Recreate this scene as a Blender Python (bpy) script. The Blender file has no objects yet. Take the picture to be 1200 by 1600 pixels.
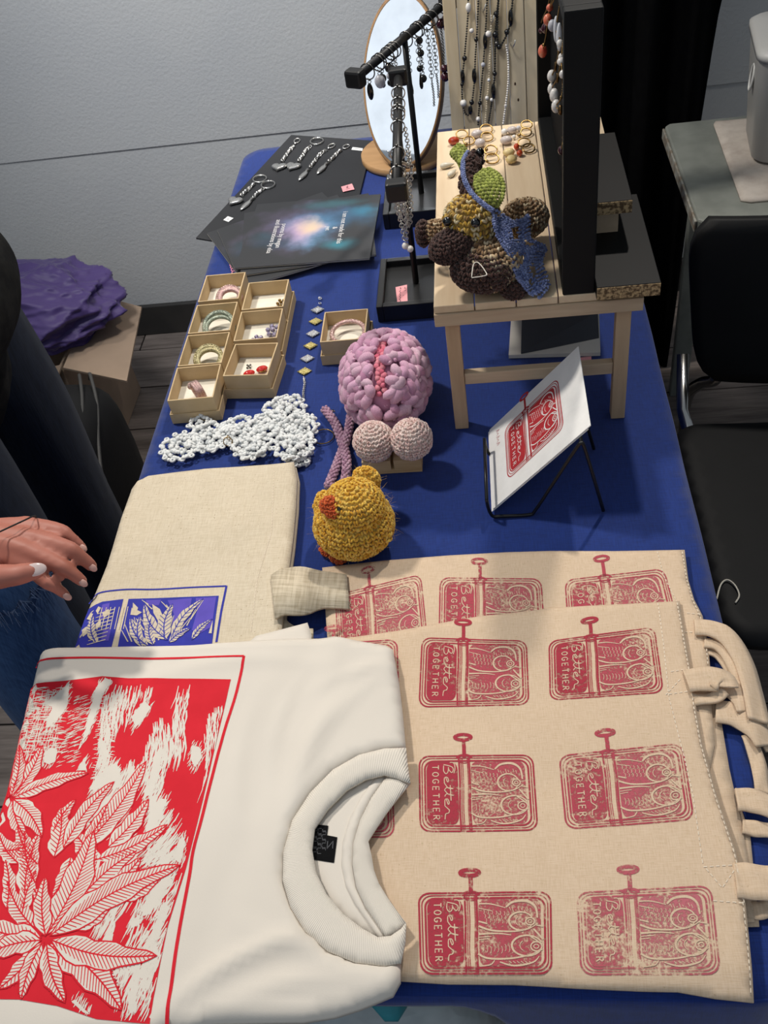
import bpy, math, random
import numpy as np
from mathutils import Vector, Matrix
from mathutils.geometry import delaunay_2d_cdt

random.seed(7); rng = np.random.default_rng(7)
SC = bpy.context.scene
COL = SC.collection
PI = math.pi

# ------------------------------------------------------------------ camera
cd = bpy.data.cameras.new('camera'); cam = bpy.data.objects.new('camera', cd); COL.objects.link(cam)
cd.sensor_fit = 'VERTICAL'; cd.sensor_height = 36; cd.lens = 33.12; cd.clip_start = 0.02
cam.matrix_world = Matrix(((0.990105, 0.055478, 0.128898, 0), (0.048894, 0.724599, -0.687434, 0), (-0.131537, 0.686934, 0.714717, 1.57), (0, 0, 0, 1)))
SC.camera = cam

# ------------------------------------------------------------------ world, lights, exposure
SC.view_settings.view_transform = 'Standard'; SC.view_settings.look = 'None'
SC.view_settings.gamma = 1; SC.view_settings.use_curve_mapping = False
SC.view_settings.exposure = -0.3
wd = bpy.data.worlds.new('world'); SC.world = wd; wd.use_nodes = True
bg = wd.node_tree.nodes['Background']; bg.inputs['Color'].default_value = (0.78, 0.88, 1.0, 1); bg.inputs['Strength'].default_value = 0.36

def lamp(kind, name, loc, target, power, color, **kw):
    ld = bpy.data.lights.new(name, kind); ld.energy = power; ld.color = color
    for k, v in kw.items(): setattr(ld, k, v)
    o = bpy.data.objects.new(name, ld); COL.objects.link(o); o.location = loc
    o.rotation_euler = (Vector(target) - Vector(loc)).to_track_quat('-Z', 'Y').to_euler()
    return o
lamp('SPOT', 'ceiling_spot', (-1.30, 1.55, 2.95), (-0.04, 1.00, 0.74), 215, (1.0, 0.94, 0.86), spot_size=1.12, spot_blend=0.8, shadow_soft_size=0.11)
lamp('SPOT', 'ceiling_spot', (0.42, 2.18, 2.90), (-0.18, 1.10, 0.74), 160, (1.0, 0.94, 0.86), spot_size=0.95, spot_blend=0.8, shadow_soft_size=0.05)
lamp('SPOT', 'wall_washer', (-0.7, 0.95, 2.9), (-0.42, 2.32, 0.95), 262, (0.97, 0.98, 1.0), spot_size=0.95, spot_blend=1.0, shadow_soft_size=0.25)
lamp('AREA', 'mirror_fill', (-1.3, -1.0, 2.95), (-1.2, -0.8, 0), 13, (0.86, 0.93, 1.0), size=2.0)  # added soft light, out of view, gives the mirror something bright to reflect

# ------------------------------------------------------------------ materials
MATS = {}
class NT:
    def __init__(s, name):
        s.m = bpy.data.materials.new(name); s.m.use_nodes = True; s.t = s.m.node_tree
        s.b = s.t.nodes['Principled BSDF']; s.out = s.t.nodes['Material Output']
    def n(s, t, **kw):
        x = s.t.nodes.new(t)
        for k, v in kw.items(): setattr(x, k, v)
        return x
    def l(s, a, b): s.t.links.new(a, b)
    def coord(s, scale=(1, 1, 1), rot=(0, 0, 0)):
        tc = s.n('ShaderNodeTexCoord'); mp = s.n('ShaderNodeMapping'); mp.inputs['Scale'].default_value = scale; mp.inputs['Rotation'].default_value = rot
        s.l(tc.outputs['Object'], mp.inputs['Vector']); return mp.outputs['Vector']
    def noise(s, vec, scale, detail=3, rough=.55):
        x = s.n('ShaderNodeTexNoise'); x.inputs['Scale'].default_value = scale; x.inputs['Detail'].default_value = detail; x.inputs['Roughness'].default_value = rough
        s.l(vec, x.inputs['Vector']); return x.outputs['Fac']
    def ramp(s, fac, stops):
        r = s.n('ShaderNodeValToRGB'); e = r.color_ramp.elements
        while len(e) < len(stops): e.new(.5)
        for i, (p, c) in enumerate(stops): e[i].position = p; e[i].color = (*c, 1) if len(c) == 3 else c
        s.l(fac, r.inputs['Fac']); return r.outputs['Color']
    def bump(s, h, strength=.3, dist=.001, prev=None):
        b = s.n('ShaderNodeBump'); b.inputs['Strength'].default_value = strength; b.inputs['Distance'].default_value = dist
        s.l(h, b.inputs['Height'])
        if prev is not None: s.l(prev, b.inputs['Normal'])
        return b.outputs['Normal']
def srgb(c):
    if isinstance(c, str): c = tuple(int(c[i:i+2], 16) / 255 for i in (0, 2, 4))
    return tuple(x / 12.92 if x <= .04045 else ((x + .055) / 1.055) ** 2.4 for x in c)
def sc(c, k): return tuple(min(1, x * k) for x in c)
def M(name, c, rough=.6, metal=0, c2=None, scale=20, stretch=(1, 1, 1), bump=0, bscale=None, bdist=.001, spec=.5, stops=(.35, .65), detail=3, trans=0, ior=1.45, coat=0, sheen=0, alpha=1):
    if name in MATS: return MATS[name]
    t = NT(name); c = srgb(c); b = t.b
    b.inputs['Base Color'].default_value = (*c, 1); b.inputs['Roughness'].default_value = rough; b.inputs['Metallic'].default_value = metal
    b.inputs['Specular IOR Level'].default_value = spec; b.inputs['Transmission Weight'].default_value = trans; b.inputs['IOR'].default_value = ior
    b.inputs['Coat Weight'].default_value = coat; b.inputs['Sheen Weight'].default_value = sheen; b.inputs['Alpha'].default_value = alpha
    v = t.coord(stretch)
    f = t.noise(v, scale, detail)
    t.l(t.ramp(f, [(stops[0], c), (stops[1], srgb(c2) if c2 else sc(c, .88))]), b.inputs['Base Color'])
    if bump:
        t.l(t.bump(t.noise(v, bscale or scale * 4, 2), bump, bdist), b.inputs['Normal'])
    MATS[name] = t.m; return t.m
def yarn(name, cols, rough=.85):
    "yarn: every stitch takes one of the strand colours"
    t = NT(name); g = t.n('ShaderNodeNewGeometry')
    st = [(i / len(cols), srgb(c)) for i, c in enumerate(cols)]
    r = t.ramp(g.outputs['Random Per Island'], st); r.node.color_ramp.interpolation = 'LINEAR'
    v = t.coord((1, 1, 1)); f = t.noise(v, 900, 2)
    mx = t.n('ShaderNodeMix', data_type='RGBA', blend_type='MULTIPLY'); mx.inputs[0].default_value = 1
    t.l(r, mx.inputs[6]); t.l(t.ramp(f, [(.3, (.72, .72, .72)), (.7, (1, 1, 1))]), mx.inputs[7]); t.l(mx.outputs[2], t.b.inputs['Base Color'])
    t.b.inputs['Roughness'].default_value = rough; t.b.inputs['Sheen Weight'].default_value = .25; t.b.inputs['Specular IOR Level'].default_value = .2
    t.l(t.bump(t.noise(t.coord((1, 1, 1)), 1500, 2), .5, .0006), t.b.inputs['Normal'])
    MATS[name] = t.m; return t.m
def wood(name, c1, c2, axis=1, rough=.6, scale=14, knots=False):
    t = NT(name); s = [1, 1, 1]; s[axis] = .09
    v = t.coord(s); f = t.noise(v, scale, 5, .6); g = t.noise(v, scale * 7, 3)
    a = t.n('ShaderNodeMath', operation='ADD'); a.inputs[1].default_value = 0; ms = t.n('ShaderNodeMath', operation='MULTIPLY'); ms.inputs[1].default_value = .35
    t.l(g, ms.inputs[0]); t.l(f, a.inputs[0]); t.l(ms.outputs[0], a.inputs[1])
    t.l(t.ramp(a.outputs[0], [(.5, srgb(c1)), (.85, srgb(c2))]), t.b.inputs['Base Color']); t.b.inputs['Roughness'].default_value = rough
    t.b.inputs['Specular IOR Level'].default_value = .3
    t.l(t.bump(a.outputs[0], .15, .0008), t.b.inputs['Normal'])
    MATS[name] = t.m; return t.m
def weave(name, c, c2, thread=.0007, strength=.4, fleck=None, rough=.9, blotch=3, sheen=.1):
    "woven cloth: crossing threads, slubs, faint blotches"
    t = NT(name); b = t.b; b.inputs['Roughness'].default_value = rough; b.inputs['Specular IOR Level'].default_value = .15; b.inputs['Sheen Weight'].default_value = sheen
    k = 1 / thread
    fx = t.noise(t.coord((k * .9, k * .06, k * .06)), 1, 2); fy = t.noise(t.coord((k * .06, k * .9, k * .06)), 1, 2)
    ad = t.n('ShaderNodeMath', operation='ADD'); t.l(fx, ad.inputs[0]); t.l(fy, ad.inputs[1])
    bl = t.noise(t.coord(), blotch, 3)
    col = t.ramp(ad.outputs[0], [(.62, srgb(c2)), (1.0, srgb(c))]); 
    # ADD ranges to two, ramp input is clamped: halve it
    hf = t.n('ShaderNodeMath', operation='MULTIPLY'); hf.inputs[1].default_value = .5; t.l(ad.outputs[0], hf.inputs[0])
    r = col.node; r.color_ramp.elements[0].position = .36; r.color_ramp.elements[1].position = .6
    t.t.links.remove(r.inputs['Fac'].links[0]); t.l(hf.outputs[0], r.inputs['Fac'])
    mx = t.n('ShaderNodeMix', data_type='RGBA', blend_type='MULTIPLY'); mx.inputs[0].default_value = 1
    t.l(col, mx.inputs[6]); t.l(t.ramp(bl, [(.3, (.93, .93, .93)), (.7, (1, 1, 1))]), mx.inputs[7]); last = mx.outputs[2]
    if fleck:
        f = t.noise(t.coord((1, 1, 1)), 420, 1); m2 = t.n('ShaderNodeMix', data_type='RGBA'); t.l(last, m2.inputs[6]); m2.inputs[7].default_value = (*srgb(fleck), 1)
        t.l(t.ramp(f, [(.70, (0, 0, 0)), (.78, (.75, .75, .75))]), m2.inputs[0]); last = m2.outputs[2]
    t.l(last, b.inputs['Base Color']); t.l(t.bump(hf.outputs[0], strength, .0006), b.inputs['Normal'])
    MATS[name] = t.m; return t.m
def ink(name, c, keep=1.0, scale=260, patch=(.0, .0)):
    "block print ink: dry mottled coverage, bare cloth shows through"
    t = NT(name); t.b.inputs['Base Color'].default_value = (*srgb(c), 1); t.b.inputs['Roughness'].default_value = .85; t.b.inputs['Specular IOR Level'].default_value = .1
    f = t.noise(t.coord(), scale, 3, .7); g = t.noise(t.coord(), 22, 2)
    a = t.n('ShaderNodeMath', operation='MULTIPLY_ADD'); t.l(g, a.inputs[0]); a.inputs[1].default_value = .75; t.l(f, a.inputs[2])
    th = .5 + .75 * .5 + (.5 - keep) * .5
    al = t.ramp(a.outputs[0], [(max(0, min(.98, th - .13)), (0, 0, 0)), (max(.01, min(1, th + .13)), (1, 1, 1))])
    if keep < .999: t.l(al, t.b.inputs['Alpha'])
    MATS[name] = t.m; return t.m

# ------------------------------------------------------------------ objects and meshes
def wloc(o):
    v = Vector((0, 0, 0))
    while o is not None: v = v + o.location; o = o.parent
    return v
def tag(o, label=None, cat=None, group=None, kind=None):
    for k, v in (('label', label), ('category', cat), ('group', group), ('kind', kind)):
        if v: o[k] = v
    return o
def thing(name, label, cat, loc, group=None):
    o = bpy.data.objects.new(name, None); COL.objects.link(o); o.location = loc; o.empty_display_size = .02
    return tag(o, label, cat, group)
def ustack(nu, nv):
    v = [(0, 0, 1)]; f = []
    for j in range(1, nv):
        a = PI * j / nv
        for i in range(nu):
            b = 2 * PI * i / nu; v.append((math.sin(a) * math.cos(b), math.sin(a) * math.sin(b), math.cos(a)))
    v.append((0, 0, -1)); n = len(v) - 1
    for i in range(nu): f.append((0, 1 + i, 1 + (i + 1) % nu))
    for j in range(nv - 2):
        for i in range(nu):
            a = 1 + j * nu + i; b = 1 + j * nu + (i + 1) % nu; f.append((a, a + nu, b + nu, b))
    for i in range(nu): f.append((n, n - nu + (i + 1) % nu, n - nu + i))
    return np.array(v), f
SPH = {k: ustack(*k) for k in ((6, 4), (8, 5), (12, 8), (20, 14), (32, 22))}
class MB:
    def __init__(s): s.v = []; s.f = []; s.n = 0
    def add(s, v, f):
        v = np.asarray(v, float); k = s.n; s.v.append(v); s.f += [[i + k for i in q] for q in f]; s.n += len(v); return s
    def box(s, c, d, R=None):
        v = np.array([[x, y, z] for x in (-.5, .5) for y in (-.5, .5) for z in (-.5, .5)]) * np.array(d)
        if R is not None: v = v @ np.array(R).T
        return s.add(v + np.array(c), [(0, 1, 3, 2), (4, 6, 7, 5), (0, 4, 5, 1), (2, 3, 7, 6), (0, 2, 6, 4), (1, 5, 7, 3)])
    def box2(s, a, b): 
        a = np.array(a, float); b = np.array(b, float); return s.box((a + b) / 2, np.abs(b - a))
    def ell(s, c, r, R=None, res=(6, 4)):
        v, f = SPH[res]; v = v * (np.array(r) if np.ndim(r) else np.array((r, r, r)))
        if R is not None: v = v @ np.array(R).T
        return s.add(v + np.array(c), f)
    def tube(s, pts, r, seg=8, closed=False, caps=True, flat=None):
        p = np.array([tuple(q) for q in pts], float); n = len(p); r = np.broadcast_to(np.array(r, float), (n,))
        if closed: tg = np.roll(p, -1, 0) - np.roll(p, 1, 0)
        else: tg = np.gradient(p, axis=0)
        tg = tg / (np.linalg.norm(tg, axis=1)[:, None] + 1e-12)
        u = np.cross(tg[0], (0, 0, 1.0)); 
        if np.linalg.norm(u) < .1: u = np.cross(tg[0], (1.0, 0, 0))
        vs = []
        for i in range(n):
            u = u - tg[i] * (u @ tg[i]); u /= np.linalg.norm(u) + 1e-12; w = np.cross(tg[i], u)
            for k in range(seg):
                a = 2 * PI * k / seg; vs.append(p[i] + r[i] * (math.cos(a) * u + math.sin(a) * w))
        f = []
        for i in range(n if closed else n - 1):
            j = (i + 1) % n
            for k in range(seg): f.append((i * seg + k, i * seg + (k + 1) % seg, j * seg + (k + 1) % seg, j * seg + k))
        if caps and not closed: f += [tuple(range(seg))[::-1], tuple((n - 1) * seg + k for k in range(seg))]
        return s.add(vs, f)
    def ring(s, c, R, r, nrm=(0, 0, 1), seg=20, ts=6, sx=1.0, a0=0, a1=2 * PI, up=None):
        nrm = Vector(nrm).normalized(); u = (Vector(up) if up is not None else nrm.orthogonal()); u = (u - nrm * u.dot(nrm)).normalized(); w = nrm.cross(u)
        full = abs(a1 - a0 - 2 * PI) < 1e-6; m = seg if full else seg + 1
        P = [Vector(c) + u * (R * sx * math.cos(a0 + (a1 - a0) * i / seg)) + w * (R * math.sin(a0 + (a1 - a0) * i / seg)) for i in range(m)]
        return s.tube(P, r, ts, closed=full)
    def prism(s, poly, z0, z1):
        n = len(poly); v = [(x, y, z0) for x, y in poly] + [(x, y, z1) for x, y in poly]
        return s.add(v, [tuple(range(n))[::-1], tuple(range(n, 2 * n))] + [(i, (i + 1) % n, n + (i + 1) % n, n + i) for i in range(n)])
    def lathe(s, prof, c=(0, 0, 0), seg=24, R=None):
        v = []; m = len(prof)
        for i in range(seg):
            a = 2 * PI * i / seg
            for (r, z) in prof: v.append((r * math.cos(a), r * math.sin(a), z))
        v = np.array(v)
        if R is not None: v = v @ np.array(R).T
        f = [(i * m + k, ((i + 1) % seg) * m + k, ((i + 1) % seg) * m + k + 1, i * m + k + 1) for i in range(seg) for k in range(m - 1)]
        return s.add(v + np.array(c), f)
    def tf(s, Mx):
        Mx = np.array(Mx)
        s.v = [np.c_[v, np.ones(len(v))] @ Mx.T[:, :3] for v in s.v]; return s
    def build(s, name, mat, parent=None, smooth=False, bevel=0, label=None, cat=None, group=None, kind=None, sub=0):
        me = bpy.data.meshes.new(name); v = np.concatenate(s.v) if s.v else np.zeros((0, 3))
        o = bpy.data.objects.new(name, me)
        base = wloc(parent) if parent is not None else Vector((0, 0, 0))
        if parent is None and cat:
            base = Vector((float((v[:, 0].min() + v[:, 0].max()) / 2), float((v[:, 1].min() + v[:, 1].max()) / 2), float(v[:, 2].min()))); o.location = base
        me.from_pydata((v - np.array(base)).tolist(), [], s.f)
        if smooth: me.polygons.foreach_set('use_smooth', [True] * len(me.polygons))
        if mat: me.materials.append(mat)
        COL.objects.link(o)
        if parent is not None: o.parent = parent
        if bevel:
            b = o.modifiers.new('bevel', 'BEVEL'); b.width = bevel; b.segments = 2; b.limit_method = 'ANGLE'
        if sub:
            b = o.modifiers.new('sub', 'SUBSURF'); b.levels = sub; b.render_levels = sub
        return tag(o, label, cat, group, kind)
def copy_tree(o, parent=None):
    c = o.copy(); COL.objects.link(c)
    if parent is not None: c.parent = parent
    for ch in list(o.children): copy_tree(ch, c)
    return c
def rot(ax, a): return np.array(Matrix.Rotation(a, 3, ax))
def basis(x, y, z): return np.array([x, y, z], float).T
def unit(v): v = np.array(v, float); return v / np.linalg.norm(v)
def spline(pts, n=6, closed=False):
    P = np.array(pts, float); m = len(P); out = []
    rg = range(m) if closed else range(m - 1)
    for i in rg:
        if closed: a, b, c, d = P[(i - 1) % m], P[i], P[(i + 1) % m], P[(i + 2) % m]
        else: a, b, c, d = P[max(i - 1, 0)], P[i], P[i + 1], P[min(i + 2, m - 1)]
        for k in range(n):
            t = k / n; out.append(.5 * (2 * b + (c - a) * t + (2 * a - 5 * b + 4 * c - d) * t * t + (3 * b - a - 3 * c + d) * t ** 3))
    if not closed: out.append(P[-1])
    return np.array(out)
def wob(x, y, scale, seed, k=5):
    r = np.random.default_rng(seed); z = 0
    for i in range(k):
        a = r.uniform(0, PI); f = scale * r.uniform(.6, 1.6); z = z + np.sin((x * math.cos(a) + y * math.sin(a)) * f + r.uniform(0, 6) + 1.2 * np.sin((x * math.sin(a) - y * math.cos(a)) * f * .6 + r.uniform(0, 6)))
    return z / k

# ---- sheets: cloth and paper lying on something, as real slabs with rounded edges
def resample(poly, step, closed=True):
    P = np.array(poly, float); out = []
    m = len(P)
    for i in range(m if closed else m - 1):
        a = P[i]; b = P[(i + 1) % m]; n = max(1, int(np.linalg.norm(b - a) / step))
        for k in range(n): out.append(a + (b - a) * k / n)
    if not closed: out.append(P[-1])
    return np.array(out)
def inside(pts, poly):
    x, y = pts[:, 0], pts[:, 1]; c = np.zeros(len(pts), bool); m = len(poly)
    for i in range(m):
        x1, y1 = poly[i]; x2, y2 = poly[(i + 1) % m]
        if y1 == y2: continue
        c ^= ((y1 > y) != (y2 > y)) & (x < (x2 - x1) * (y - y1) / (y2 - y1) + x1)
    return c
def edist(pts, poly):
    d = np.full(len(pts), 9e9); m = len(poly)
    for i in range(m):
        a = poly[i]; b = poly[(i + 1) % m]; ab = b - a; L = ab @ ab
        if L < 1e-14: continue
        t = np.clip(((pts - a) @ ab) / L, 0, 1); d = np.minimum(d, np.linalg.norm(pts - a - t[:, None] * ab, axis=1))
    return d
def tri(poly, step):
    "triangulated outline with inner points, counter clockwise"
    O = resample(poly, step); lo = O.min(0); hi = O.max(0)
    gx, gy = np.meshgrid(np.arange(lo[0], hi[0], step), np.arange(lo[1], hi[1], step * .87)); gx = gx + (np.arange(gx.shape[0])[:, None] % 2) * step * .5
    G = np.c_[gx.ravel(), gy.ravel()]
    if len(G): G = G[inside(G, O)]
    if len(G): G = G[edist(G, O) > step * .45]
    V = [Vector(p) for p in O] + [Vector(p) for p in G]; n = len(O)
    r = delaunay_2d_cdt(V, [(i, (i + 1) % n) for i in range(n)], [], 1, 1e-7)
    v = np.array([tuple(p) for p in r[0]]); f = [list(q) for q in r[2]]
    for q in f:
        a, b, c = v[q[0]], v[q[1]], v[q[2]]
        if (b[0] - a[0]) * (c[1] - a[1]) - (b[1] - a[1]) * (c[0] - a[0]) < 0: q.reverse()
    return v, f
class Sheet:
    def __init__(s, poly, top, thick, step=.008, edge=.004, bot=None):
        "top(x, y) is the upper surface; the rim rolls down by `thick` over `edge`"
        s.poly = resample(poly, step); s.top = top; s.thick = thick; s.step = step; s.edge = edge; s.bot = bot; s.src = poly
    def z(s, P):
        P = np.asarray(P, float); d = np.clip(edist(P, s.poly) / s.edge, 0, 1); ins = inside(P, s.poly); d = np.where(ins, d, 0)
        return s.top(P[:, 0], P[:, 1]) - (1 - np.sqrt(1 - (1 - d) ** 2)) * s.thick * .5
    def lift(s, P, off):
        P = np.asarray(P, float)
        if not hasattr(s, 'G'):
            s.lo = s.poly.min(0) - .002; hi = s.poly.max(0) + .002; s.h = .002; nx, ny = np.ceil((hi - s.lo) / s.h).astype(int) + 2; gx, gy = np.meshgrid(np.arange(nx), np.arange(ny), indexing='ij')
            s.G = s.z(np.c_[gx.ravel(), gy.ravel()] * s.h + s.lo).reshape(nx, ny)
        q = (P - s.lo) / s.h; i = np.clip(np.floor(q).astype(int), 0, np.array(s.G.shape) - 2); f = np.clip(q - i, 0, 1); a, b = i[:, 0], i[:, 1]; u, v = f[:, 0], f[:, 1]
        return np.c_[P, s.G[a, b] * (1 - u) * (1 - v) + s.G[a + 1, b] * u * (1 - v) + s.G[a, b + 1] * (1 - u) * v + s.G[a + 1, b + 1] * u * v + off]
    def mb(s):
        v, f = tri(s.src, s.step); zt = s.z(v); zb = s.bot(v[:, 0], v[:, 1]) if s.bot else zt.min() * 0 + s.top(v[:, 0], v[:, 1]) - s.thick
        zb = np.minimum(zb, zt - 2e-4); n = len(v); mb = MB(); cnt = {}
        for q in f:
            for i in range(3):
                e = (q[i], q[(i + 1) % 3]); cnt[e] = 1
        rim = [(a, b) for a, b in cnt if (b, a) not in cnt]
        F = f + [[i + n for i in q[::-1]] for q in f] + [(b, a, a + n, b + n) for a, b in rim]
        return mb.add(np.r_[np.c_[v, zt], np.c_[v, zb]], F)
class Plane:
    "a flat printed surface: 2D metres -> 3D"
    def __init__(s, o, ux, uy): s.o = np.array(o, float); s.ux = unit(ux); s.uy = unit(uy); s.nn = np.cross(s.ux, s.uy); s.nn = s.nn if s.nn[2] >= 0 else -s.nn
    def lift(s, P, off): P = np.asarray(P, float); return s.o + P[:, :1] * s.ux + P[:, 1:2] * s.uy + off * s.nn
# ---- flat print: strokes and fills laid on a sheet or a plane
def stroke(mb, S, pts, w, off, step=.005, closed=False):
    P = resample(np.array(pts, float)[:, :2], step, closed)
    if len(P) < 2: return
    tg = (np.roll(P, -1, 0) - np.roll(P, 1, 0)) if closed else np.gradient(P, axis=0)
    tg /= np.linalg.norm(tg, axis=1)[:, None] + 1e-12; nr = np.c_[-tg[:, 1], tg[:, 0]]
    ww = np.interp(np.linspace(0, 1, len(P)), np.linspace(0, 1, len(w)), w)[:, None] if np.ndim(w) else w
    A = S.lift(P + nr * ww / 2, off); B = S.lift(P - nr * ww / 2, off); n = len(P)
    mb.add(np.r_[A, B], [(i, i + n, (i + 1) % n + n, (i + 1) % n) for i in range(n if closed else n - 1)])
def fill(mb, S, poly, off, step=.012):
    v, f = tri(poly, step)
    if len(v): mb.add(S.lift(v, off), f)
def quadmap(q):
    q = np.array(q, float)
    def g(p):
        p = np.array(p, float); u, v = p[:, :1], p[:, 1:2]
        return (1 - u) * (1 - v) * q[0] + u * (1 - v) * q[1] + u * v * q[2] + (1 - u) * v * q[3]
    return g
def text_mesh(txt, size):
    cu = bpy.data.curves.new('t', 'FONT'); cu.body = txt; cu.size = size; cu.align_x = 'CENTER'; cu.align_y = 'CENTER'; cu.resolution_u = 2
    o = bpy.data.objects.new('t', cu); COL.objects.link(o); dg = bpy.context.evaluated_depsgraph_get(); dg.update()
    me = o.evaluated_get(dg).to_mesh(); v = np.array([tuple(x.co) for x in me.vertices]); f = [tuple(p.vertices) for p in me.polygons]
    bpy.data.objects.remove(o); bpy.data.curves.remove(cu); return v, f

# ------------------------------------------------------------------ the room
m_wall = M('wall_paint', 'cbcbc9', .8, c2='c4c5c5', scale=3, bump=.5, bscale=130, bdist=.002)
m_base = M('baseboard_paint', '3a3836', .5, c2='302f2e', scale=8)
m_plank = wood('floor_plank', '8b8079', '544b46', axis=0, scale=22, rough=.55)
m_gap = M('floor_gap', '231f1d', .8)
wall = MB(); wall.box2((-5.0, 2.3165, .562), (2.2, 2.44, 3.0)); wall.build('wall_back', m_wall, kind='structure')
wl = MB(); wl.box2((-5.0, 2.3200, 0), (2.2, 2.44, .5605)); wl.build('wall_back', m_wall, kind='structure')
bb = MB(); bb.box2((-5.0, 2.303, .0005), (2.2, 2.3195, .098)); bb.build('baseboard_back', m_base, kind='structure', bevel=.003)
fl = MB(); fl.box2((-5.0, -1.6, -.06), (2.2, 2.44, -.006)); floor = fl.build('floor', m_gap, kind='structure')
pm = MB(); pm.box2((-.598, -.088, -.006), (.598, .088, 0)); plank = pm.build('plank', m_plank, floor, bevel=.0015)
k = 0
for j in range(22):
    for i in range(-3, 3):
        o = plank if k == 0 else plank.copy()
        if k: COL.objects.link(o)
        o.location = (i * 1.2 + (.4 * (j * 2 % 3) - .35) - .1, -1.46 + j * .18, 0); k += 1

# black drape behind the far right corner of the table
dr = MB(); xs = np.linspace(0, 1, 60); zs = np.linspace(.004, 2.25, 16); V = []
for z in zs:
    for x in .055 + xs * (.372 + .050 * z): V.append((x, 1.985 + .028 * math.sin(x * 70 + .6 * math.sin(z * 2)) + .012 * math.sin(x * 31), z))
dr.add(V, [(j * 60 + i, j * 60 + i + 1, (j + 1) * 60 + i + 1, (j + 1) * 60 + i) for j in range(15) for i in range(59)])
m_black = M('black_cloth', '0a0a0b', .95, c2='070708', scale=40, spec=.05)
o = dr.build('drape', m_black, None, True, label='tall black drape hanging behind the far right end of the table', cat='drape')
md = o.modifiers.new('thick', 'SOLIDIFY'); md.thickness = .012

# ------------------------------------------------------------------ worn table, bin, mat, chair on the right
m_green = M('worn_paint', '7c7f78', .55, c2='686b65', scale=14, bump=.15, bscale=60)
m_edge = M('worn_edge', '6e6254', .8, c2='8a8a82', scale=60, stops=(.4, .6))
gt = thing('side_table', 'worn grey green table with chipped edges behind the black chair', 'table', (.75, 1.7, 0))
b = MB(); b.prism([tuple(p) for p in spline([(.352, 1.50), (.352, 1.86), (.362, 1.872), (1.1, 1.872), (1.1, 1.478), (.376, 1.478)], 1, True)], .664, .6895); top = b.build('tabletop', m_green, gt, bevel=.004)
b = MB(); b.box2((.378, 1.4735, .665), (1.1, 1.4778, .686)); b.box2((.3475, 1.50, .665), (.3518, 1.86, .686)); b.build('worn_rim', m_edge, gt, bevel=.0015, label='bare brown chipped rim of the tabletop')
for (x, y) in ((.437, 1.862), (1.06, 1.86), (.62, 1.54), (1.06, 1.54)):
    b = MB(); b.box2((x - .02, y - .012, .001), (x + .02, y + .012, .6635)); b.build('leg', m_green, gt, bevel=.003)
b = MB(); b.box2((.40, 1.50, .60), (1.08, 1.518, .6635)); b.build('apron', m_edge, gt)
m_mat = M('pad_fabric', 'b9b0a6', .9, c2='a79c92', scale=30, bump=.4, bscale=200)
pd = Sheet([(.432, 1.545), (.447, 1.536), (.9, 1.536), (.9, 1.85), (.447, 1.852), (.441, 1.84)], lambda x, y: .6965 + .0012 * wob(x, y, 30, 3), .0065, .012, .006, bot=lambda x, y: .6898 + 0 * x)
pd.mb().build('pad', m_mat, None, True, label='beige mottled fabric pad on the worn grey green table', cat='mat')
# bin: tapered rounded tub
def rrect(hx, hy, r, n=6):
    P = []
    for cx, cy, a in ((hx - r, hy - r, 0), (-hx + r, hy - r, PI / 2), (-hx + r, -hy + r, PI), (hx - r, -hy + r, 1.5 * PI)):
        for i in range(n + 1): P.append((cx + r * math.cos(a + PI / 2 * i / n), cy + r * math.sin(a + PI / 2 * i / n)))
    return P
m_bin = M('bin_plastic', 'b9b8b4', .45, c2='b4b3b0', scale=5)
def loft(rings):
    mb = MB(); n = len(rings[0]); mb.add([p for r in rings for p in r], [(j * n + i, j * n + (i + 1) % n, (j + 1) * n + (i + 1) % n, (j + 1) * n + i) for j in range(len(rings) - 1) for i in range(n)] + [tuple(range(n))[::-1], tuple((len(rings) - 1) * n + i for i in range(n))]); return mb
bt = thing('bin', 'white plastic tub with a side grip standing on the beige pad', 'bin', (.565, 1.72, .698))
Rb = rot('Z', -.12)
def ringat(hx, hy, r, z): return [tuple(np.array((.565, 1.72, z)) + Rb @ np.array((x, y, 0))) for x, y in rrect(hx, hy, r)]
loft([ringat(.078, .075, .03, .6985), ringat(.084, .08, .03, .704), ringat(.098, .094, .03, .878), ringat(.1, .096, .03, .882)]).build('body', m_bin, bt, True)
loft([ringat(.102, .098, .03, .8825), ringat(.102, .098, .03, .893), ringat(.094, .09, .028, .899), ringat(.05, .05, .02, .900)]).build('lid', m_bin, bt, True)
b = MB(); hc = np.array((.565, 1.72, .83)) + Rb @ np.array((-.0968, -.015, 0)); b.ring(hc, .022, .0022, Rb @ np.array((-1, 0, .08)), 24, 6, sx=.62, up=Rb @ np.array((0, 1, 0))); b.build('grip_rim', M('grip_white', 'd8d8d4', .4), bt, True)
b = MB(); b.ell(hc, (.0012, .0125, .0205), Rb, (12, 8)); b.build('grip_hole', M('grip_dark', '7b7a77', .6), bt, True)

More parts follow.
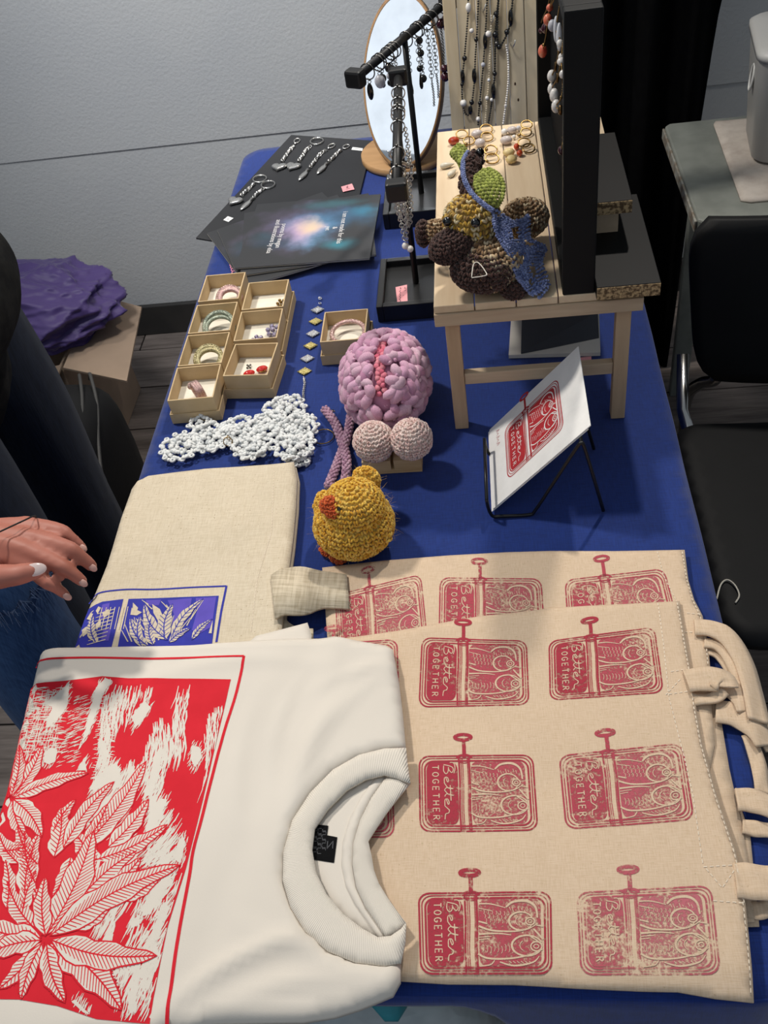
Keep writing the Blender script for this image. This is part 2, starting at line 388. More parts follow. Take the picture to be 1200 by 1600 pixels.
# chair
m_seat = M('chair_black', '121213', .6, c2='0f0f10', scale=20, bump=.1, bscale=300, spec=.25)
m_chrome = M('chrome', 'b8b6b2', .18, 1)
ch = thing('chair', 'black chair with chrome tube frame in front of the worn table', 'chair', (.52, 1.02, 0))
def slab(hx, hy, r, z0, z1, c, rise=0):
    A = rrect(hx, hy, r); return [[(c[0] + x, c[1] + y, z) for x, y in A] for z in (z0, z1)]
S1 = Sheet([(c[0] + .53, c[1] + 1.02) for c in rrect(.242, .232, .05)], lambda x, y: .452 - .006 * np.cos((x - .53) * 9), .022, .02, .016)
S1.mb().build('seat', m_seat, ch, True)
V = []; nu, nv = 24, 14
for side in (0, 1):
    for j in range(nv + 1):
        for i in range(nu + 1):
            u = -1 + 2 * i / nu; v = j / nv; hw = .225 * (1 - .15 * (abs(2 * v - 1)) ** 6) - .035 * (1 - v)
            V.append((.53 + u * hw, 1.325 + .035 * v - .035 * (u * u - 1) * -1 * .6 + (.016 if side else 0), .475 + .292 * v))
n1 = (nu + 1) * (nv + 1); F = []
for j in range(nv):
    for i in range(nu):
        a = j * (nu + 1) + i; F.append((a, a + 1, a + nu + 2, a + nu + 1)); F.append((n1 + a, n1 + a + nu + 1, n1 + a + nu + 2, n1 + a + 1))
rim = [i for i in range(nu + 1)] + [(j) * (nu + 1) + nu for j in range(1, nv + 1)] + [nv * (nu + 1) + i for i in range(nu - 1, -1, -1)] + [j * (nu + 1) for j in range(nv - 1, 0, -1)]
for i in range(len(rim)): a, c = rim[i], rim[(i + 1) % len(rim)]; F.append((a, a + n1, c + n1, c))
b = MB(); b.add(V, F); b.build('backrest', m_seat, ch, True)
for sx in (-1, 1):
    x0 = .53 + sx * .215
    PL = [(0.3911,1.368,0.4899), (0.3865,1.372,0.4413), (0.3777,1.42,0.3947), (0.3664,1.46,0.3414), (0.3634,1.475,0.2833), (0.3693,1.478,0.2254)]; PL = PL + [(PL[-1][0] + .004, 1.482, .012)]
    b = MB(); b.tube(spline([(p[0] if sx < 0 else 1.06 - p[0], p[1], p[2]) for p in PL], 6), .0115, 10); b.build('rear_leg', m_chrome, ch, True)
    b = MB(); b.tube(spline([(x0 - sx * .01, 1.24, .415), (x0 - sx * .01, 1.0, .418), (x0 - sx * .01, .84, .415), (x0, .80, .38), (x0 + sx * .01, .775, .012)], 6), .0115, 10); b.build('front_leg', m_chrome, ch, True)
    b = MB(); b.tube([(x0 - sx * .01, 1.24, .415), (x0 - sx * .005, 1.31, .425), (x0 - sx * .01, 1.375, .50)], .011, 10); b.build('frame_tube', m_chrome, ch, True)
b = MB(); b.tube(spline([(0.2914,0.8615,0.456), (0.3013,0.8861,0.457), (0.3117,0.8942,0.458), (0.3204,0.8842,0.458), (0.3231,0.866,0.457), (0.3154,0.8533,0.456)], 5), .0013, 6)
b.build('bag_tie', M('tie_white', 'd9d2c2', .6), None, True, label='white curled wire tie lying on the black chair seat', cat='tie')

# ------------------------------------------------------------------ cardboard box, purple cloth, backpack
m_card = M('cardboard', 'a08a76', .85, c2='94806d', scale=9, bump=.1, bscale=80)
cb = thing('cardboard_box', 'open brown cardboard box on the floor by the wall under purple cloth', 'box', (-1.05, 2.0, 0))
x0, x1, y0, y1, zt = -1.36, -1.0, 1.70, 2.04, .345
for nm, a, c in (('front_panel', (x0, y0, .003), (x1, y0 + .005, zt)), ('rear_panel', (x0, y1 - .005, .003), (x1, y1, zt)), ('side_panel', (x1 - .005, y0 + .0055, .003), (x1, y1 - .0055, zt)), ('side_panel', (x0, y0 + .0055, .003), (x0 + .005, y1 - .0055, zt)), ('bottom_panel', (x0 + .0055, y0 + .0055, .003), (x1 - .0055, y1 - .0055, .008))):
    b = MB(); b.box2(a, c); b.build(nm, m_card, cb)
fp = [(-0.9847,1.6827,0.35), (-0.9941,1.9812,0.35), (-0.8642,1.9359,0.33), (-0.8293,1.6407,0.33)]
b = MB(); b.add([(x, y, z + d) for d in (0, .005) for x, y, z in fp], [(0, 3, 2, 1), (4, 5, 6, 7), (0, 1, 5, 4), (1, 2, 6, 5), (2, 3, 7, 6), (3, 0, 4, 7)]); b.build('flap', m_card, cb)
fp = [(-1.0544,1.6794,0.348), (-0.9932,1.6981,0.348), (-1.0254,1.6586,0.3), (-1.107,1.7055,0.3)]
b = MB(); b.add([(x, y, z + d) for d in (0, .005) for x, y, z in fp], [(0, 3, 2, 1), (4, 5, 6, 7), (0, 1, 5, 4), (1, 2, 6, 5), (2, 3, 7, 6), (3, 0, 4, 7)]); b.build('flap', m_card, cb)
# crumpled purple cloth
m_purple = M('purple_nylon', '54407c', .5, c2='4a3870', scale=6, bump=.25, bscale=40, sheen=.2)
v, f = SPH[(32, 22)]
c = np.array((-1.09, 1.86, .40)); P = []
nu2, nv2 = 150, 100; v, f = ustack(nu2, nv2)
d = v.copy(); ridg = 0
for i in range(7):
    a = unit(rng.normal(size=3)); ridg = ridg + (1 - np.abs(np.sin((d @ a) * (3.2 + i * 1.1) + rng.uniform(0, 6) + 1.5 * np.sin(d @ unit(rng.normal(size=3)) * 3)))) ** 2 / (1 + .35 * i)
fine = 0
for i in range(9):
    a = unit(rng.normal(size=3)); fine = fine + (1 - np.abs(np.sin((d @ a) * (9 + 2.2 * i) + rng.uniform(0, 6) + 2.2 * np.sin(d @ unit(rng.normal(size=3)) * 5)))) ** 3 / (1 + .2 * i)
r = 1 + .13 * (np.minimum(ridg, 2.1) - 1.2) + .020 * (fine - .8)
V = c + d * np.array((.205, .160, .100)) * r[:, None]; V[:, 2] = np.maximum(V[:, 2], .358 + .01 * np.sin(V[:, 0] * 40))
b = MB(); b.add(V, f); b.build('cloth_bundle', m_purple, None, True, label='crumpled purple nylon cloth heaped on the cardboard box', cat='cloth')
# backpack in the dark
m_pack = M('pack_black', '0d0d0f', .8, c2='0a0a0b', scale=20, bump=.3, bscale=120)
bp = thing('backpack', 'black backpack with grey piping on the floor beside the cardboard box', 'backpack', (-1.02, 1.42, 0))
b = MB(); v, f = SPH[(20, 14)]; w = np.sign(v) * np.abs(v) ** .55; b.add(np.array((-.965, 1.450, .195)) + w * np.array((.130, .205, .192)), f); b.build('body', m_pack, bp, True)
b = MB(); b.add(np.array((-.955, 1.42, .11)) + w * np.array((.085, .13, .105)), f); b.build('front_pocket', m_pack, bp, True)
m_pipe = M('piping_grey', '4b4a48', .6)
for dx in (0, .025):
    b = MB(); b.tube(spline([(-.95 + dx, 1.665, .33), (-.92 + dx, 1.62, .375), (-.89 + dx, 1.54, .378 - dx), (-.87 + dx, 1.44, .350 - dx), (-.85 + dx, 1.35, .30 - dx), (-.842 + dx, 1.30, .15)], 6), .004, 6); b.build('piping', m_pipe, bp, True)
b = MB(); b.tube(spline([(-.94, 1.70, .05), (-.90, 1.66, .03), (-.86, 1.60, .025), (-.90, 1.54, .03)], 6), .018, 8); b.build('strap', m_pack, bp, True)

# ------------------------------------------------------------------ table and tablecloth
m_leg = M('table_steel', '55565a', .5, .6); m_ttop = M('table_plastic', 'c9c8c2', .6)
tb = thing('folding_table', 'long folding table hidden under the blue tablecloth', 'table', (-.135, 1.04, 0))
b = MB(); b.box2((-.478, .262, .706), (.208, 1.832, .7365)); b.build('tabletop', m_ttop, tb, bevel=.004)
for x in (-.43, .16):
    for y in (.42, 1.70):
        b = MB(); b.tube([(x, y, .001), (x, y, .7055)], .0125, 10); b.build('leg', m_leg, tb, True)
m_blue = weave('blue_tablecloth', '16327a', '112966', thread=.0011, strength=.35, rough=.75, blotch=4, sheen=.25)
tc = MB(); R0 = .045; X0, X1, Y0, Y1 = -.4865, .2165, .2455, 1.845
per = []
for cx, cy, a in ((X1 - R0, Y1 - R0, 0), (X0 + R0, Y1 - R0, PI / 2), (X0 + R0, Y0 + R0, PI), (X1 - R0, Y0 + R0, 1.5 * PI)):
    for i in range(8): per.append((cx + R0 * math.cos(a + PI / 2 * i / 7), cy + R0 * math.sin(a + PI / 2 * i / 7)))
tv, tf_ = tri(per, .02)
def cz(x, y): return .7391 + .0009 * wob(x, y, 22, 11) * np.clip((np.minimum(np.minimum(x - X0, X1 - x), np.minimum(y - Y0, Y1 - y))) / .03, 0, 1) 
tc.add(np.c_[tv, cz(tv[:, 0], tv[:, 1])], tf_)
PR = resample(per, .012); n = len(PR); ctr = PR.mean(0); nr = np.c_[np.roll(PR, -1, 0) - np.roll(PR, 1, 0)]; nr = np.c_[nr[:, 1], -nr[:, 0]]; nr /= np.linalg.norm(nr, axis=1)[:, None]
drop = np.full(n, .46); sarc = np.arange(n) * .012
for i in range(n):
    if PR[i, 1] < Y0 + .03: drop[i] = np.interp(PR[i, 0], (-.47, -.3, -.16, -.06, -.035, .0, .06, .12, .2), (.30, .06, .016, .016, .04, .13, .24, .33, .42))
rows = [0, .012, .03, .08, .2, .4, .6, .8, 1]; V = []
for t in rows:
    for i in range(n):
        dz = drop[i] * t; out = .0025 * min(1, dz / .006) + (.018 * math.sin(sarc[i] * 26 + 1.5 * math.sin(sarc[i] * 5)) + .014) * min(1, dz / .3) * (0.6 if PR[i, 1] < Y0 + .03 else 1)
        V.append((PR[i, 0] + nr[i, 0] * out, PR[i, 1] + nr[i, 1] * out, float(cz(PR[i, 0], PR[i, 1])) - dz))
tc.add(V, [(j * n + i, (j + 1) * n + i, (j + 1) * n + (i + 1) % n, j * n + (i + 1) % n) for j in range(len(rows) - 1) for i in range(n)])
o = tc.build('tablecloth', m_blue, None, True, label='royal blue woven tablecloth draped over the long table', cat='tablecloth')
md = o.modifiers.new('thick', 'SOLIDIFY'); md.thickness = .0008; md.offset = -1
# plastic bag with teal lining under the front edge
m_film = M('clear_film', 'c9d3d6', .25, alpha=.75, c2='aab6ba', scale=12, bump=.6, bscale=25, bdist=.01)
m_teal = M('teal_film', '2f93a0', .35, c2='277f8c', scale=12, bump=.6, bscale=25, bdist=.01)
pb = thing('plastic_bag', 'crumpled clear and teal plastic bag on the floor under the table front', 'bag', (-.19, .40, 0))
v, f = ustack(40, 26)
def crump(c, r, seed, amp):
    q = np.random.default_rng(seed); s = 0
    for i in range(6):
        s = s + np.abs(np.sin(v @ q.normal(size=3) * (2.5 + i) + q.uniform(0, 6))) / 3
    return np.array(c) + v * np.array(r) * (1 + amp * (s - .9))[:, None]
for nm, c, r, sd, am, mm in (('film', (-.165, .340, .35), (.13, .075, .275), 3, .28, m_film), ('lining', (-.15, .345, .625), (.06, .07, .035), 5, .3, m_teal), ('contents', (-.20, .37, .34), (.075, .06, .26), 9, .2, M('pack_white', 'dcdcda', .6))):
    V = crump(c, r, sd, am); V[:, 2] = np.maximum(V[:, 2], .002); b = MB(); b.add(V, f); b.build(nm, mm, pb, True)

# ------------------------------------------------------------------ cloth goods at the front of the table
m_cotton = weave('natural_cotton', 'dbc3a8', 'cdb395', thread=.0007, strength=.35, fleck='b59f80', blotch=9)
m_canvas = weave('canvas_twill', 'd8cbb4', 'c8b99f', thread=.0008, strength=.5, fleck='8d7553', blotch=12)
m_webb = weave('webbing', 'd2c5ad', 'a99b82', thread=.0024, strength=1.0, blotch=12)
m_thread = M('stitch_thread', 'e9dac4', .8)
m_ink1 = ink('red_ink_full', 'a63a47', .76); m_ink2 = ink('red_ink_mid', 'ae4a56', .64); m_ink3 = ink('red_ink_faint', 'b65c66', .52)
THIN = {}
for a_, c_, k_ in (('red_ink_full', 'b0505a', .60), ('red_ink_mid', 'b65c66', .55), ('red_ink_faint', 'bc6c74', .44)): THIN[a_] = ink(a_ + '_thin', c_, k_, scale=420)

# ---- the sardine tin block print, drawn in a unit square (u along the fish, v across, key at v < 0)
def arc(cx, cy, ru, rv, a0, a1, n=14): return [(cx + ru * math.cos(a0 + (a1 - a0) * i / n), cy + rv * math.sin(a0 + (a1 - a0) * i / n)) for i in range(n + 1)]
def rr(u0, v0, u1, v1, r, rv=None):
    rv = rv or r * 1.5; P = []
    for cx, cy, a in ((u1 - r, v1 - rv, 0), (u0 + r, v1 - rv, PI / 2), (u0 + r, v0 + rv, PI), (u1 - r, v0 + rv, 1.5 * PI)):
        P += arc(cx, cy, r, rv, a, a + PI / 2, 5)
    return P
GL = {'T': [[(0, 1), (.8, 1)], [(.4, 1), (.4, 0)]], 'O': [arc(.4, .5, .38, .48, 0, 2 * PI)], 'G': [[(.75, .85)] + arc(.4, .5, .4, .48, 1, 5.9, 12)[1:] + [(.76, .42), (.42, .42)]],
      'E': [[(.7, 1), (.05, 1), (.05, 0), (.7, 0)], [(.05, .52), (.58, .52)]], 'H': [[(.05, 1), (.05, 0)], [(.75, 1), (.75, 0)], [(.05, .5), (.75, .5)]], 'R': [[(.05, 0), (.05, 1), (.5, 1), (.7, .8), (.5, .52), (.05, .5)], [(.35, .5), (.75, 0)]]}
def tin_strokes():
    A = []; C = []; F = []     # ink strokes, bare strokes, ink fills ; widths in units of u
    A += [(rr(0, 0, 1, 1, .085), .011, True), (rr(.022, .032, .978, .968, .08), .007, True), (rr(.048, .07, .955, .935, .075), .012, True)]
    F.append(rr(.062, .085, .338, .915, .05, .12)); F.append(rr(.455, .085, .925, .915, .05, .1))
    for u, w in ((.352, .012), (.37, .005), (.384, .005), (.425, .005), (.44, .014)): A.append(([(u, .03), (u + .004, .35), (u - .004, .7), (u, .985)], w, False))
    A.append((arc(.40, .055, .055, .045, 0, PI), .006, False)); A.append((arc(.40, .03, .06, .04, PI, 2 * PI), .02, False))
    A.append(([(.40, .02), (.402, -.12), (.40, -.225)], .026, False))
    A.append((spline(arc(.395, -.268, .072, .04, 0, 2 * PI, 10)[:-1], 3, True).tolist(), .026, True))
    # lettering reads along +v, letter tops towards +u
    v0 = .13
    for chs in 'TOGETHER':
        w = .074
        for st in GL[chs]: C.append(([(.115 + y * .055, v0 + x * w * .95) for x, y in st], .0085, False))
        v0 += .096
    sb = [[(.0, .0), (.02, .55), (.05, 1.0), (.10, 1.15), (.16, .95), (.10, .62), (.05, .58), (.14, .52), (.18, .25), (.12, .0), (.02, .02)], [(-.04, .75), (-.03, 1.2), (.07, 1.35), (.17, 1.2)],
          [(.24, .22), (.34, .42), (.31, .55), (.25, .4), (.26, .08), (.36, .05)], [(.36, .05), (.46, .5), (.47, 1.1), (.45, .3), (.50, .05)], [(.50, .05), (.58, .5), (.60, 1.1), (.57, .3), (.62, .05)], [(.40, .72), (.70, .78)],
          [(.66, .22), (.77, .42), (.74, .55), (.67, .4), (.68, .08), (.80, .05)], [(.80, .05), (.86, .45), (.88, .55), (.93, .45), (.95, .1), (1.05, .02)]]
    for st in sb: C.append((spline([(.215 + y * .075, .12 + x * .70) for x, y in st], 3).tolist(), .0078, False))
    # fish: gills, eyes, backs, bellies, scales, fins
    for cx, cy, rx, ry, ex, ey, er in ((.775, .37, .09, .115, .845, .375, .034), (.818, .675, .115, .125, .888, .685, .042)):
        C.append((arc(cx, cy, rx, ry, .5, 2 * PI - .35, 22), (.008, .016, .01), False)); C.append((arc(ex, ey, er, er * 1.35, 0, 2 * PI, 14), .010, True)); C.append((arc(ex, ey, er * .45, er * .6, 0, 2 * PI, 10), .007, True))
        C.append((arc(cx + .01, cy, rx * .55, ry * .6, 2.2, 4.0, 8), .006, False))
    for L, w in (([(.665, .19), (.72, .125), (.82, .115), (.885, .19), (.90, .33)], (.014, .022, .012)), ([(.46, .145), (.55, .15), (.66, .20)], (.012, .006)), ([(.455, .43), (.55, .485), (.70, .50), (.82, .475), (.905, .40)], (.016, .012, .006)),
                 ([(.455, .53), (.60, .525), (.70, .545)], (.016, .006)), ([(.455, .57), (.55, .56)], .006), ([(.455, .60), (.52, .59)], .006), ([(.445, .77), (.52, .825), (.68, .83), (.83, .79), (.935, .72)], (.015, .013, .006)), ([(.61, .87), (.72, .915), (.86, .875), (.91, .80)], (.009, .014, .006)),
                 ([(.455, .92), (.54, .90), (.57, .85)], .008), ([(.87, .47), (.94, .60)], .013), ([(.83, .545), (.93, .655)], .010), ([(.885, .42), (.94, .44)], .010), ([(.455, .2), (.56, .24)], .006), ([(.455, .37), (.52, .40)], .012)):
        C.append((spline(L, 5).tolist(), w, False))
    for k in range(7):
        for j in range(3): C.append((arc(.49 + k * .031 + .008 * j, .25 + .055 * j + .004 * k, .011, .026, -1.2, 1.2, 5), .0045, False))
    for k in range(9): C.append((arc(.48 + k * .028, .70 + .012 * (k % 3) , .012, .045, -1.3, 1.3, 5), .0045, False))
    for k in range(6): C.append(([(.68 + k * .03, .86), (.70 + k * .03, .885)], .005, False))
    for k in range(8): C.append(([(.69 + .022 * k, .19 + .02 * (k % 3)), (.70 + .022 * k, .235 + .02 * (k % 2))], .005, False))
    return A, C, F
TIN = tin_strokes()
def tin_print(S, quad, m_ink, m_bare, parent, off=.0004, name='tin_print', lab=None):
    g = quadmap(quad); q = np.array(quad); W = (np.linalg.norm(q[1] - q[0]) + np.linalg.norm(q[2] - q[3])) / 2
    a = MB(); c = MB(); f = MB(); h = MB()
    for P, w, cl in TIN[0]: stroke(a, S, g(P), np.array(w) * W * 1.3, off, .004, cl)
    fill(f, S, g(TIN[2][0]), off, .01); fill(h, S, g(TIN[2][1]), off, .01)
    for P, w, cl in TIN[1]: stroke(c, S, g(P), np.array(w) * W, off + .00028, .004, cl)
    p = a.build(name, m_ink, parent, label=lab); f.build('lid_panel', m_ink, p); h.build('fish_ground', THIN.get(m_ink.name, m_ink), p); c.build('bare_line', m_bare, p)
    return p
# ---- tote bags: a flat sewn panel, hem stitching, straps
def stitches_on(S, mb, pts, off=.0005, dash=.0032, gap=.0022, w=.0009):
    P = resample(pts, .0005, False); L = len(P); i = 0; a = int(dash / .0005); g = int(gap / .0005)
    while i + a < L: stroke(mb, S, P[i:i + a + 1:max(1, a // 2)], w, off, .01); i += a + g
bf = thing('tote_bag', 'natural cotton tote bag with rows of red sardine tin prints, topmost beside the white shirt', 'tote bag', (.03, .43, .757), 'cotton tote bags')
bk = thing('tote_bag', 'natural cotton tote bag showing a single row of tin prints behind the topmost bag', 'tote bag', (0, .62, .75), 'cotton tote bags')
b3 = thing('tote_bag', 'plain edge of a cotton tote bag sticking out right under the two printed ones', 'tote bag', (.1, .45, .746), 'cotton tote bags')
b4 = thing('tote_bag', 'lowest cotton tote bag of the pile, its corner and strap peeking out at right', 'tote bag', (.1, .35, .743), 'cotton tote bags')
def flat(z, amp, sc_, seed): return lambda x, y: z + amp * wob(x, y, sc_, seed)
def front_top(x, y): return .7572 + .0010 * wob(x, y, 28, 21) + .0006 * wob(x, y, 75, 22) - np.clip(.262 - y, 0, 1) * .25
PF = [(-0.204,0.5964),(-0.1241,0.6053),(-0.0345,0.6205),(0.0475,0.6282),(0.1753,0.6299),(0.1726,0.5486),(0.1698,0.5002),(0.169,0.4624),(0.172,0.4111),(0.178,0.3581),(0.1787,0.336),(0.1741,0.2892),(0.1687,0.2405),(0.1406,0.243),(0.1124,0.2474),(0.0831,0.2476),(0.0337,0.249),(-0.0167,0.251),(-0.0682,0.251),(-0.1101,0.2531),(-0.1429,0.2679),(-0.18,0.4441)]
SF = Sheet(PF, front_top, .0045, .007, .003); SF.mb().build('panel', m_cotton, bf, True)
PB = [(-0.2169,0.7059),(-0.144,0.712),(-0.0697,0.715),(-0.0037,0.7155),(0.0468,0.7141),(0.1175,0.7094),(0.1936,0.7062),(0.1904,0.6623),(0.1919,0.6359),(0.1966,0.6144),(0.1958,0.5818),(0.1927,0.5508),(0.1858,0.5067),(0.1817,0.4653),(0.161,0.4079),(-0.1537,0.4133),(-0.1996,0.5917)]
SB = Sheet(PB, lambda x, y: .7505 + .0007 * wob(x, y, 30, 31), .004, .008, .003); SB.mb().build('panel', m_cotton, bk, True)
P3 = [(-0.0697,0.5567),(0.1876,0.554),(0.1942,0.5165),(0.1924,0.4881),(0.1902,0.4412),(0.1902,0.3856),(0.1884,0.3511),(0.1834,0.303),(-0.0691,0.2975)]
S3 = Sheet(P3, flat(.7462, .0003, 30, 41), .0028, .012, .003); S3.mb().build('panel', m_cotton, b3, True)
P4 = [(-0.0576,0.4154),(0.1915,0.4173),(0.1962,0.381),(0.1909,0.3358),(0.1868,0.3005),(-0.053,0.2933)]
S4 = Sheet(P4, flat(.7432, .0002, 30, 51), .0022, .012, .003); S4.mb().build('panel', m_cotton, b4, True)
st = MB()
for L in ([(0.1523,0.6261),(0.15,0.5713),(0.1457,0.5112),(0.1494,0.4491),(0.1509,0.411),(0.1483,0.3467)], [(0.1719,0.6259),(0.1699,0.548),(0.1672,0.4997),(0.1665,0.4619),(0.1696,0.4106),(0.1756,0.3576),(0.1764,0.3356),(0.1719,0.2889),(0.1667,0.243)],
          [(0.1484,0.3439),(0.1753,0.3454),(0.1754,0.3133),(0.1489,0.3154)], [(0.1502,0.3423),(0.1601,0.326),(0.1749,0.3432)], [(0.1463,0.5148),(0.1673,0.5176)], [(0.1521,0.5404),(0.1691,0.5428)], [(0.1432,0.5141),(0.1607,0.5326)]): stitches_on(SF, st, L)
st.build('stitching', m_thread, bf)
st = MB()
for L in ([(0.1635,0.7035),(0.1651,0.6683),(0.1742,0.6283),(0.1708,0.591)], [(0.1901,0.7017),(0.1884,0.6624),(0.1896,0.6343),(0.1937,0.6129),(0.1935,0.5795),(0.1905,0.5524)], [(0.1808,0.6169),(0.1947,0.6145)], [(0.1742,0.5925),(0.1951,0.5915)]): stitches_on(SB, st, L)
st.build('stitching', m_thread, bk)
# straps: flat bands, drooping past the table edge
def strap(parent, px_line, w, z0, name='strap', droop=.217, twist=0, lab=None):
    C = spline(px_line, 6); n = len(C); tg = np.gradient(C, axis=0); tg /= np.linalg.norm(tg, axis=1)[:, None]; nr = np.c_[-tg[:, 1], tg[:, 0]]
    b = MB(); V = []
    for k in range(5):
        s = (k / 4 - .5) * w
        for i in range(n):
            x, y = C[i] + nr[i] * s; t = i / (n - 1)
            z = z0 + twist * (k / 4 - .5) * w * math.sin(t * PI) - max(0, x - droop) * .5 - max(0, x - droop - .02) * 1.2 + .0012 * math.sin(t * 9 + k) 
            V.append((x, y, z))
    b.add(V, [(k * n + i, k * n + i + 1, (k + 1) * n + i + 1, (k + 1) * n + i) for k in range(4) for i in range(n - 1)])
    o = b.build(name, m_cotton, parent, True, label=lab); md = o.modifiers.new('thick', 'SOLIDIFY'); md.thickness = .0022; md.offset = 0
    return o
strap(bk, [(0.185,0.5965),(0.2017,0.5932),(0.2169,0.5805),(0.2256,0.5529),(0.2269,0.5157),(0.2255,0.4875)], .021, .7535)
strap(bk, [(0.1918,0.579),(0.2048,0.5745),(0.2131,0.5593),(0.2169,0.529),(0.2169,0.5001)], .013, .7500)
strap(bk, [(0.1921,0.5716),(0.2046,0.5648),(0.2119,0.5446),(0.2141,0.5222)], .010, .7465)
strap(bf, [(0.1644,0.5267),(0.1754,0.5277),(0.1876,0.528),(0.1979,0.5254),(0.1984,0.5188)], .026, .7615)
strap(bf, [(0.199,0.5184),(0.1879,0.5102),(0.1739,0.5092),(0.1668,0.5095)], .012, .7555)
strap(b3, [(0.1935,0.5277),(0.2063,0.525),(0.2146,0.5124),(0.2175,0.4981)], .021, .7510)
strap(b3, [(0.1884,0.4996),(0.2064,0.4948),(0.2213,0.4819),(0.2292,0.4654)], .026, .7490)
strap(b3, [(0.2148,0.4754),(0.2171,0.4455),(0.2148,0.4169)], .014, .7440)
strap(b4, [(0.2199,0.4856),(0.2307,0.4818),(0.2384,0.4647)], .022, .7440)
strap(b3, [(0.1891,0.408),(0.2026,0.4065),(0.2176,0.4002)], .022, .7505)
strap(b4, [(0.1904,0.3853),(0.2007,0.3828),(0.2138,0.3809)], .014, .7452)
strap(bf, [(0.1721,0.3325),(0.1832,0.3314),(0.2006,0.3292)], .030, .7580)
strap(b4, [(0.1761,0.3145),(0.1884,0.3124),(0.1993,0.3155)], .014, .7440)
TINS = [([(-0.0961,0.593),(0.0126,0.5839),(0.011,0.5084),(-0.0975,0.5084)], m_ink1), ([(0.0361,0.582),(0.144,0.5955),(0.1412,0.517),(0.0324,0.5121)], m_ink1), ([(-0.0962,0.4537),(0.0114,0.4524),(0.0116,0.3784),(-0.0933,0.3779)], m_ink1), ([(0.0363,0.4505),(0.1495,0.4609),(0.1478,0.3867),(0.0369,0.3793)], m_ink2), ([(-0.0937,0.3225),(0.0189,0.3232),(0.0152,0.2581),(-0.0901,0.2573)], m_ink1), ([(0.0413,0.3226),(0.1511,0.3275),(0.1459,0.259),(0.0385,0.2578)], m_ink3), ([(-0.2384,0.5904),(-0.1234,0.5918),(-0.1177,0.5128),(-0.232,0.5091)], m_ink2), ([(-0.2314,0.4515),(-0.1228,0.4523),(-0.1171,0.3734),(-0.2214,0.3721)], m_ink2)]
for q, mi in TINS: tin_print(SF, q, mi, m_cotton, bf)
for q, mi in (([(-0.1972,0.662),(-0.1009,0.6863),(-0.0912,0.591),(-0.1848,0.5663)], m_ink2), ([(-0.0783,0.6802),(0.0333,0.6717),(0.032,0.5797),(-0.0789,0.5863)], m_ink2), ([(0.0596,0.6683),(0.1666,0.6782),(0.1707,0.583),(0.0566,0.5761)], m_ink2)): tin_print(SB, q, mi, m_cotton, bk)

# ---- folded canvas tote with the blue print
tt = thing('canvas_tote', 'folded beige canvas tote with a blue garden print beside the white lace', 'tote bag', (-.37, .73, .74))
PTt = [(-0.4816,0.8487),(-0.4777,0.8614),(-0.4642,0.8711),(-0.3785,0.878),(-0.2694,0.8802),(-0.2614,0.8476),(-0.2571,0.7965),(-0.2544,0.7332),(-0.2534,0.6746),(-0.2519,0.6158),(-0.2481,0.5692),(-0.34,0.5486),(-0.4825,0.546),(-0.4865,0.5999),(-0.485,0.6596),(-0.4809,0.7178),(-0.4825,0.7974)]
ST = Sheet(PTt, lambda x, y: .7618 + .0012 * wob(x, y, 22, 61) + .0005 * wob(x, y, 70, 62), .0085, .008, .006); ST.mb().build('upper_layer', m_canvas, tt, True)
PTl = [(-0.4851,0.8567),(-0.4794,0.8693),(-0.3826,0.8851),(-0.2696,0.886),(-0.2609,0.8542),(-0.2564,0.8006),(-0.2538,0.737),(-0.2529,0.678),(-0.2515,0.6188),(-0.2483,0.5761),(-0.3442,0.5554),(-0.4855,0.5526),(-0.4895,0.602),(-0.4881,0.6657),(-0.4839,0.7245),(-0.4859,0.8037)]
SL = Sheet(PTl, lambda x, y: .7522 + .0006 * wob(x, y, 22, 63), .0105, .010, .005); SL.mb().build('under_layer', m_canvas, tt, True)
def quadstrip(name, A, B, zs, mat, parent, th=.003):
    A = np.array(A); B = np.array(B); n = len(A); V = [(*A[i], zs[i]) for i in range(n)] + [(*B[i], zs[i]) for i in range(n)]
    b = MB(); b.add(V, [(i, i + 1, n + i + 1, n + i) for i in range(n - 1)]); o = b.build(name, mat, parent, True); md = o.modifiers.new('thick', 'SOLIDIFY'); md.thickness = th; md.offset = 0; return o
quadstrip('strap', spline([(-0.2713,0.6821),(-0.261,0.6901),(-0.2391,0.6964),(-0.2162,0.693),(-0.186,0.6893)], 4), spline([(-0.2579,0.6202),(-0.2484,0.625),(-0.2256,0.6273),(-0.2065,0.6388),(-0.1785,0.639)], 4), np.interp(np.arange(17), (0, 4, 8, 12, 16), (.7655, .766, .762, .757, .7525)), m_webb, tt)
quadstrip('strap', spline([(-0.2608,0.6446),(-0.2467,0.626),(-0.2326,0.6173),(-0.218,0.6158)], 4), spline([(-0.2591,0.6091),(-0.2484,0.6042),(-0.2345,0.6019),(-0.2165,0.601)], 4), np.full(13, .7500), m_webb, tt)
st = MB()
for L in ([(-0.2921,0.8609),(-0.2812,0.7547),(-0.2878,0.6806),(-0.2844,0.6079)],): stitches_on(ST, st, L, w=.0007)
st.build('stitching', m_thread, tt)
m_blu = M('blue_ink', '2a2f9c', .8, c2='262b92', scale=60); m_pur = M('purple_ink', '5b4bb4', .8, c2='5446aa', scale=60)
a = MB(); p2 = MB(); w = MB()
stroke(a, ST, spline([(-0.4874,0.6597),(-0.4824,0.667),(-0.473,0.6732),(-0.4446,0.6754),(-0.4107,0.6734),(-0.3645,0.6736),(-0.3232,0.6731)], 5), .0022, .0004); stroke(a, ST, [(-0.3232,0.6731),(-0.323,0.6371),(-0.3215,0.595)], .0026, .0004)
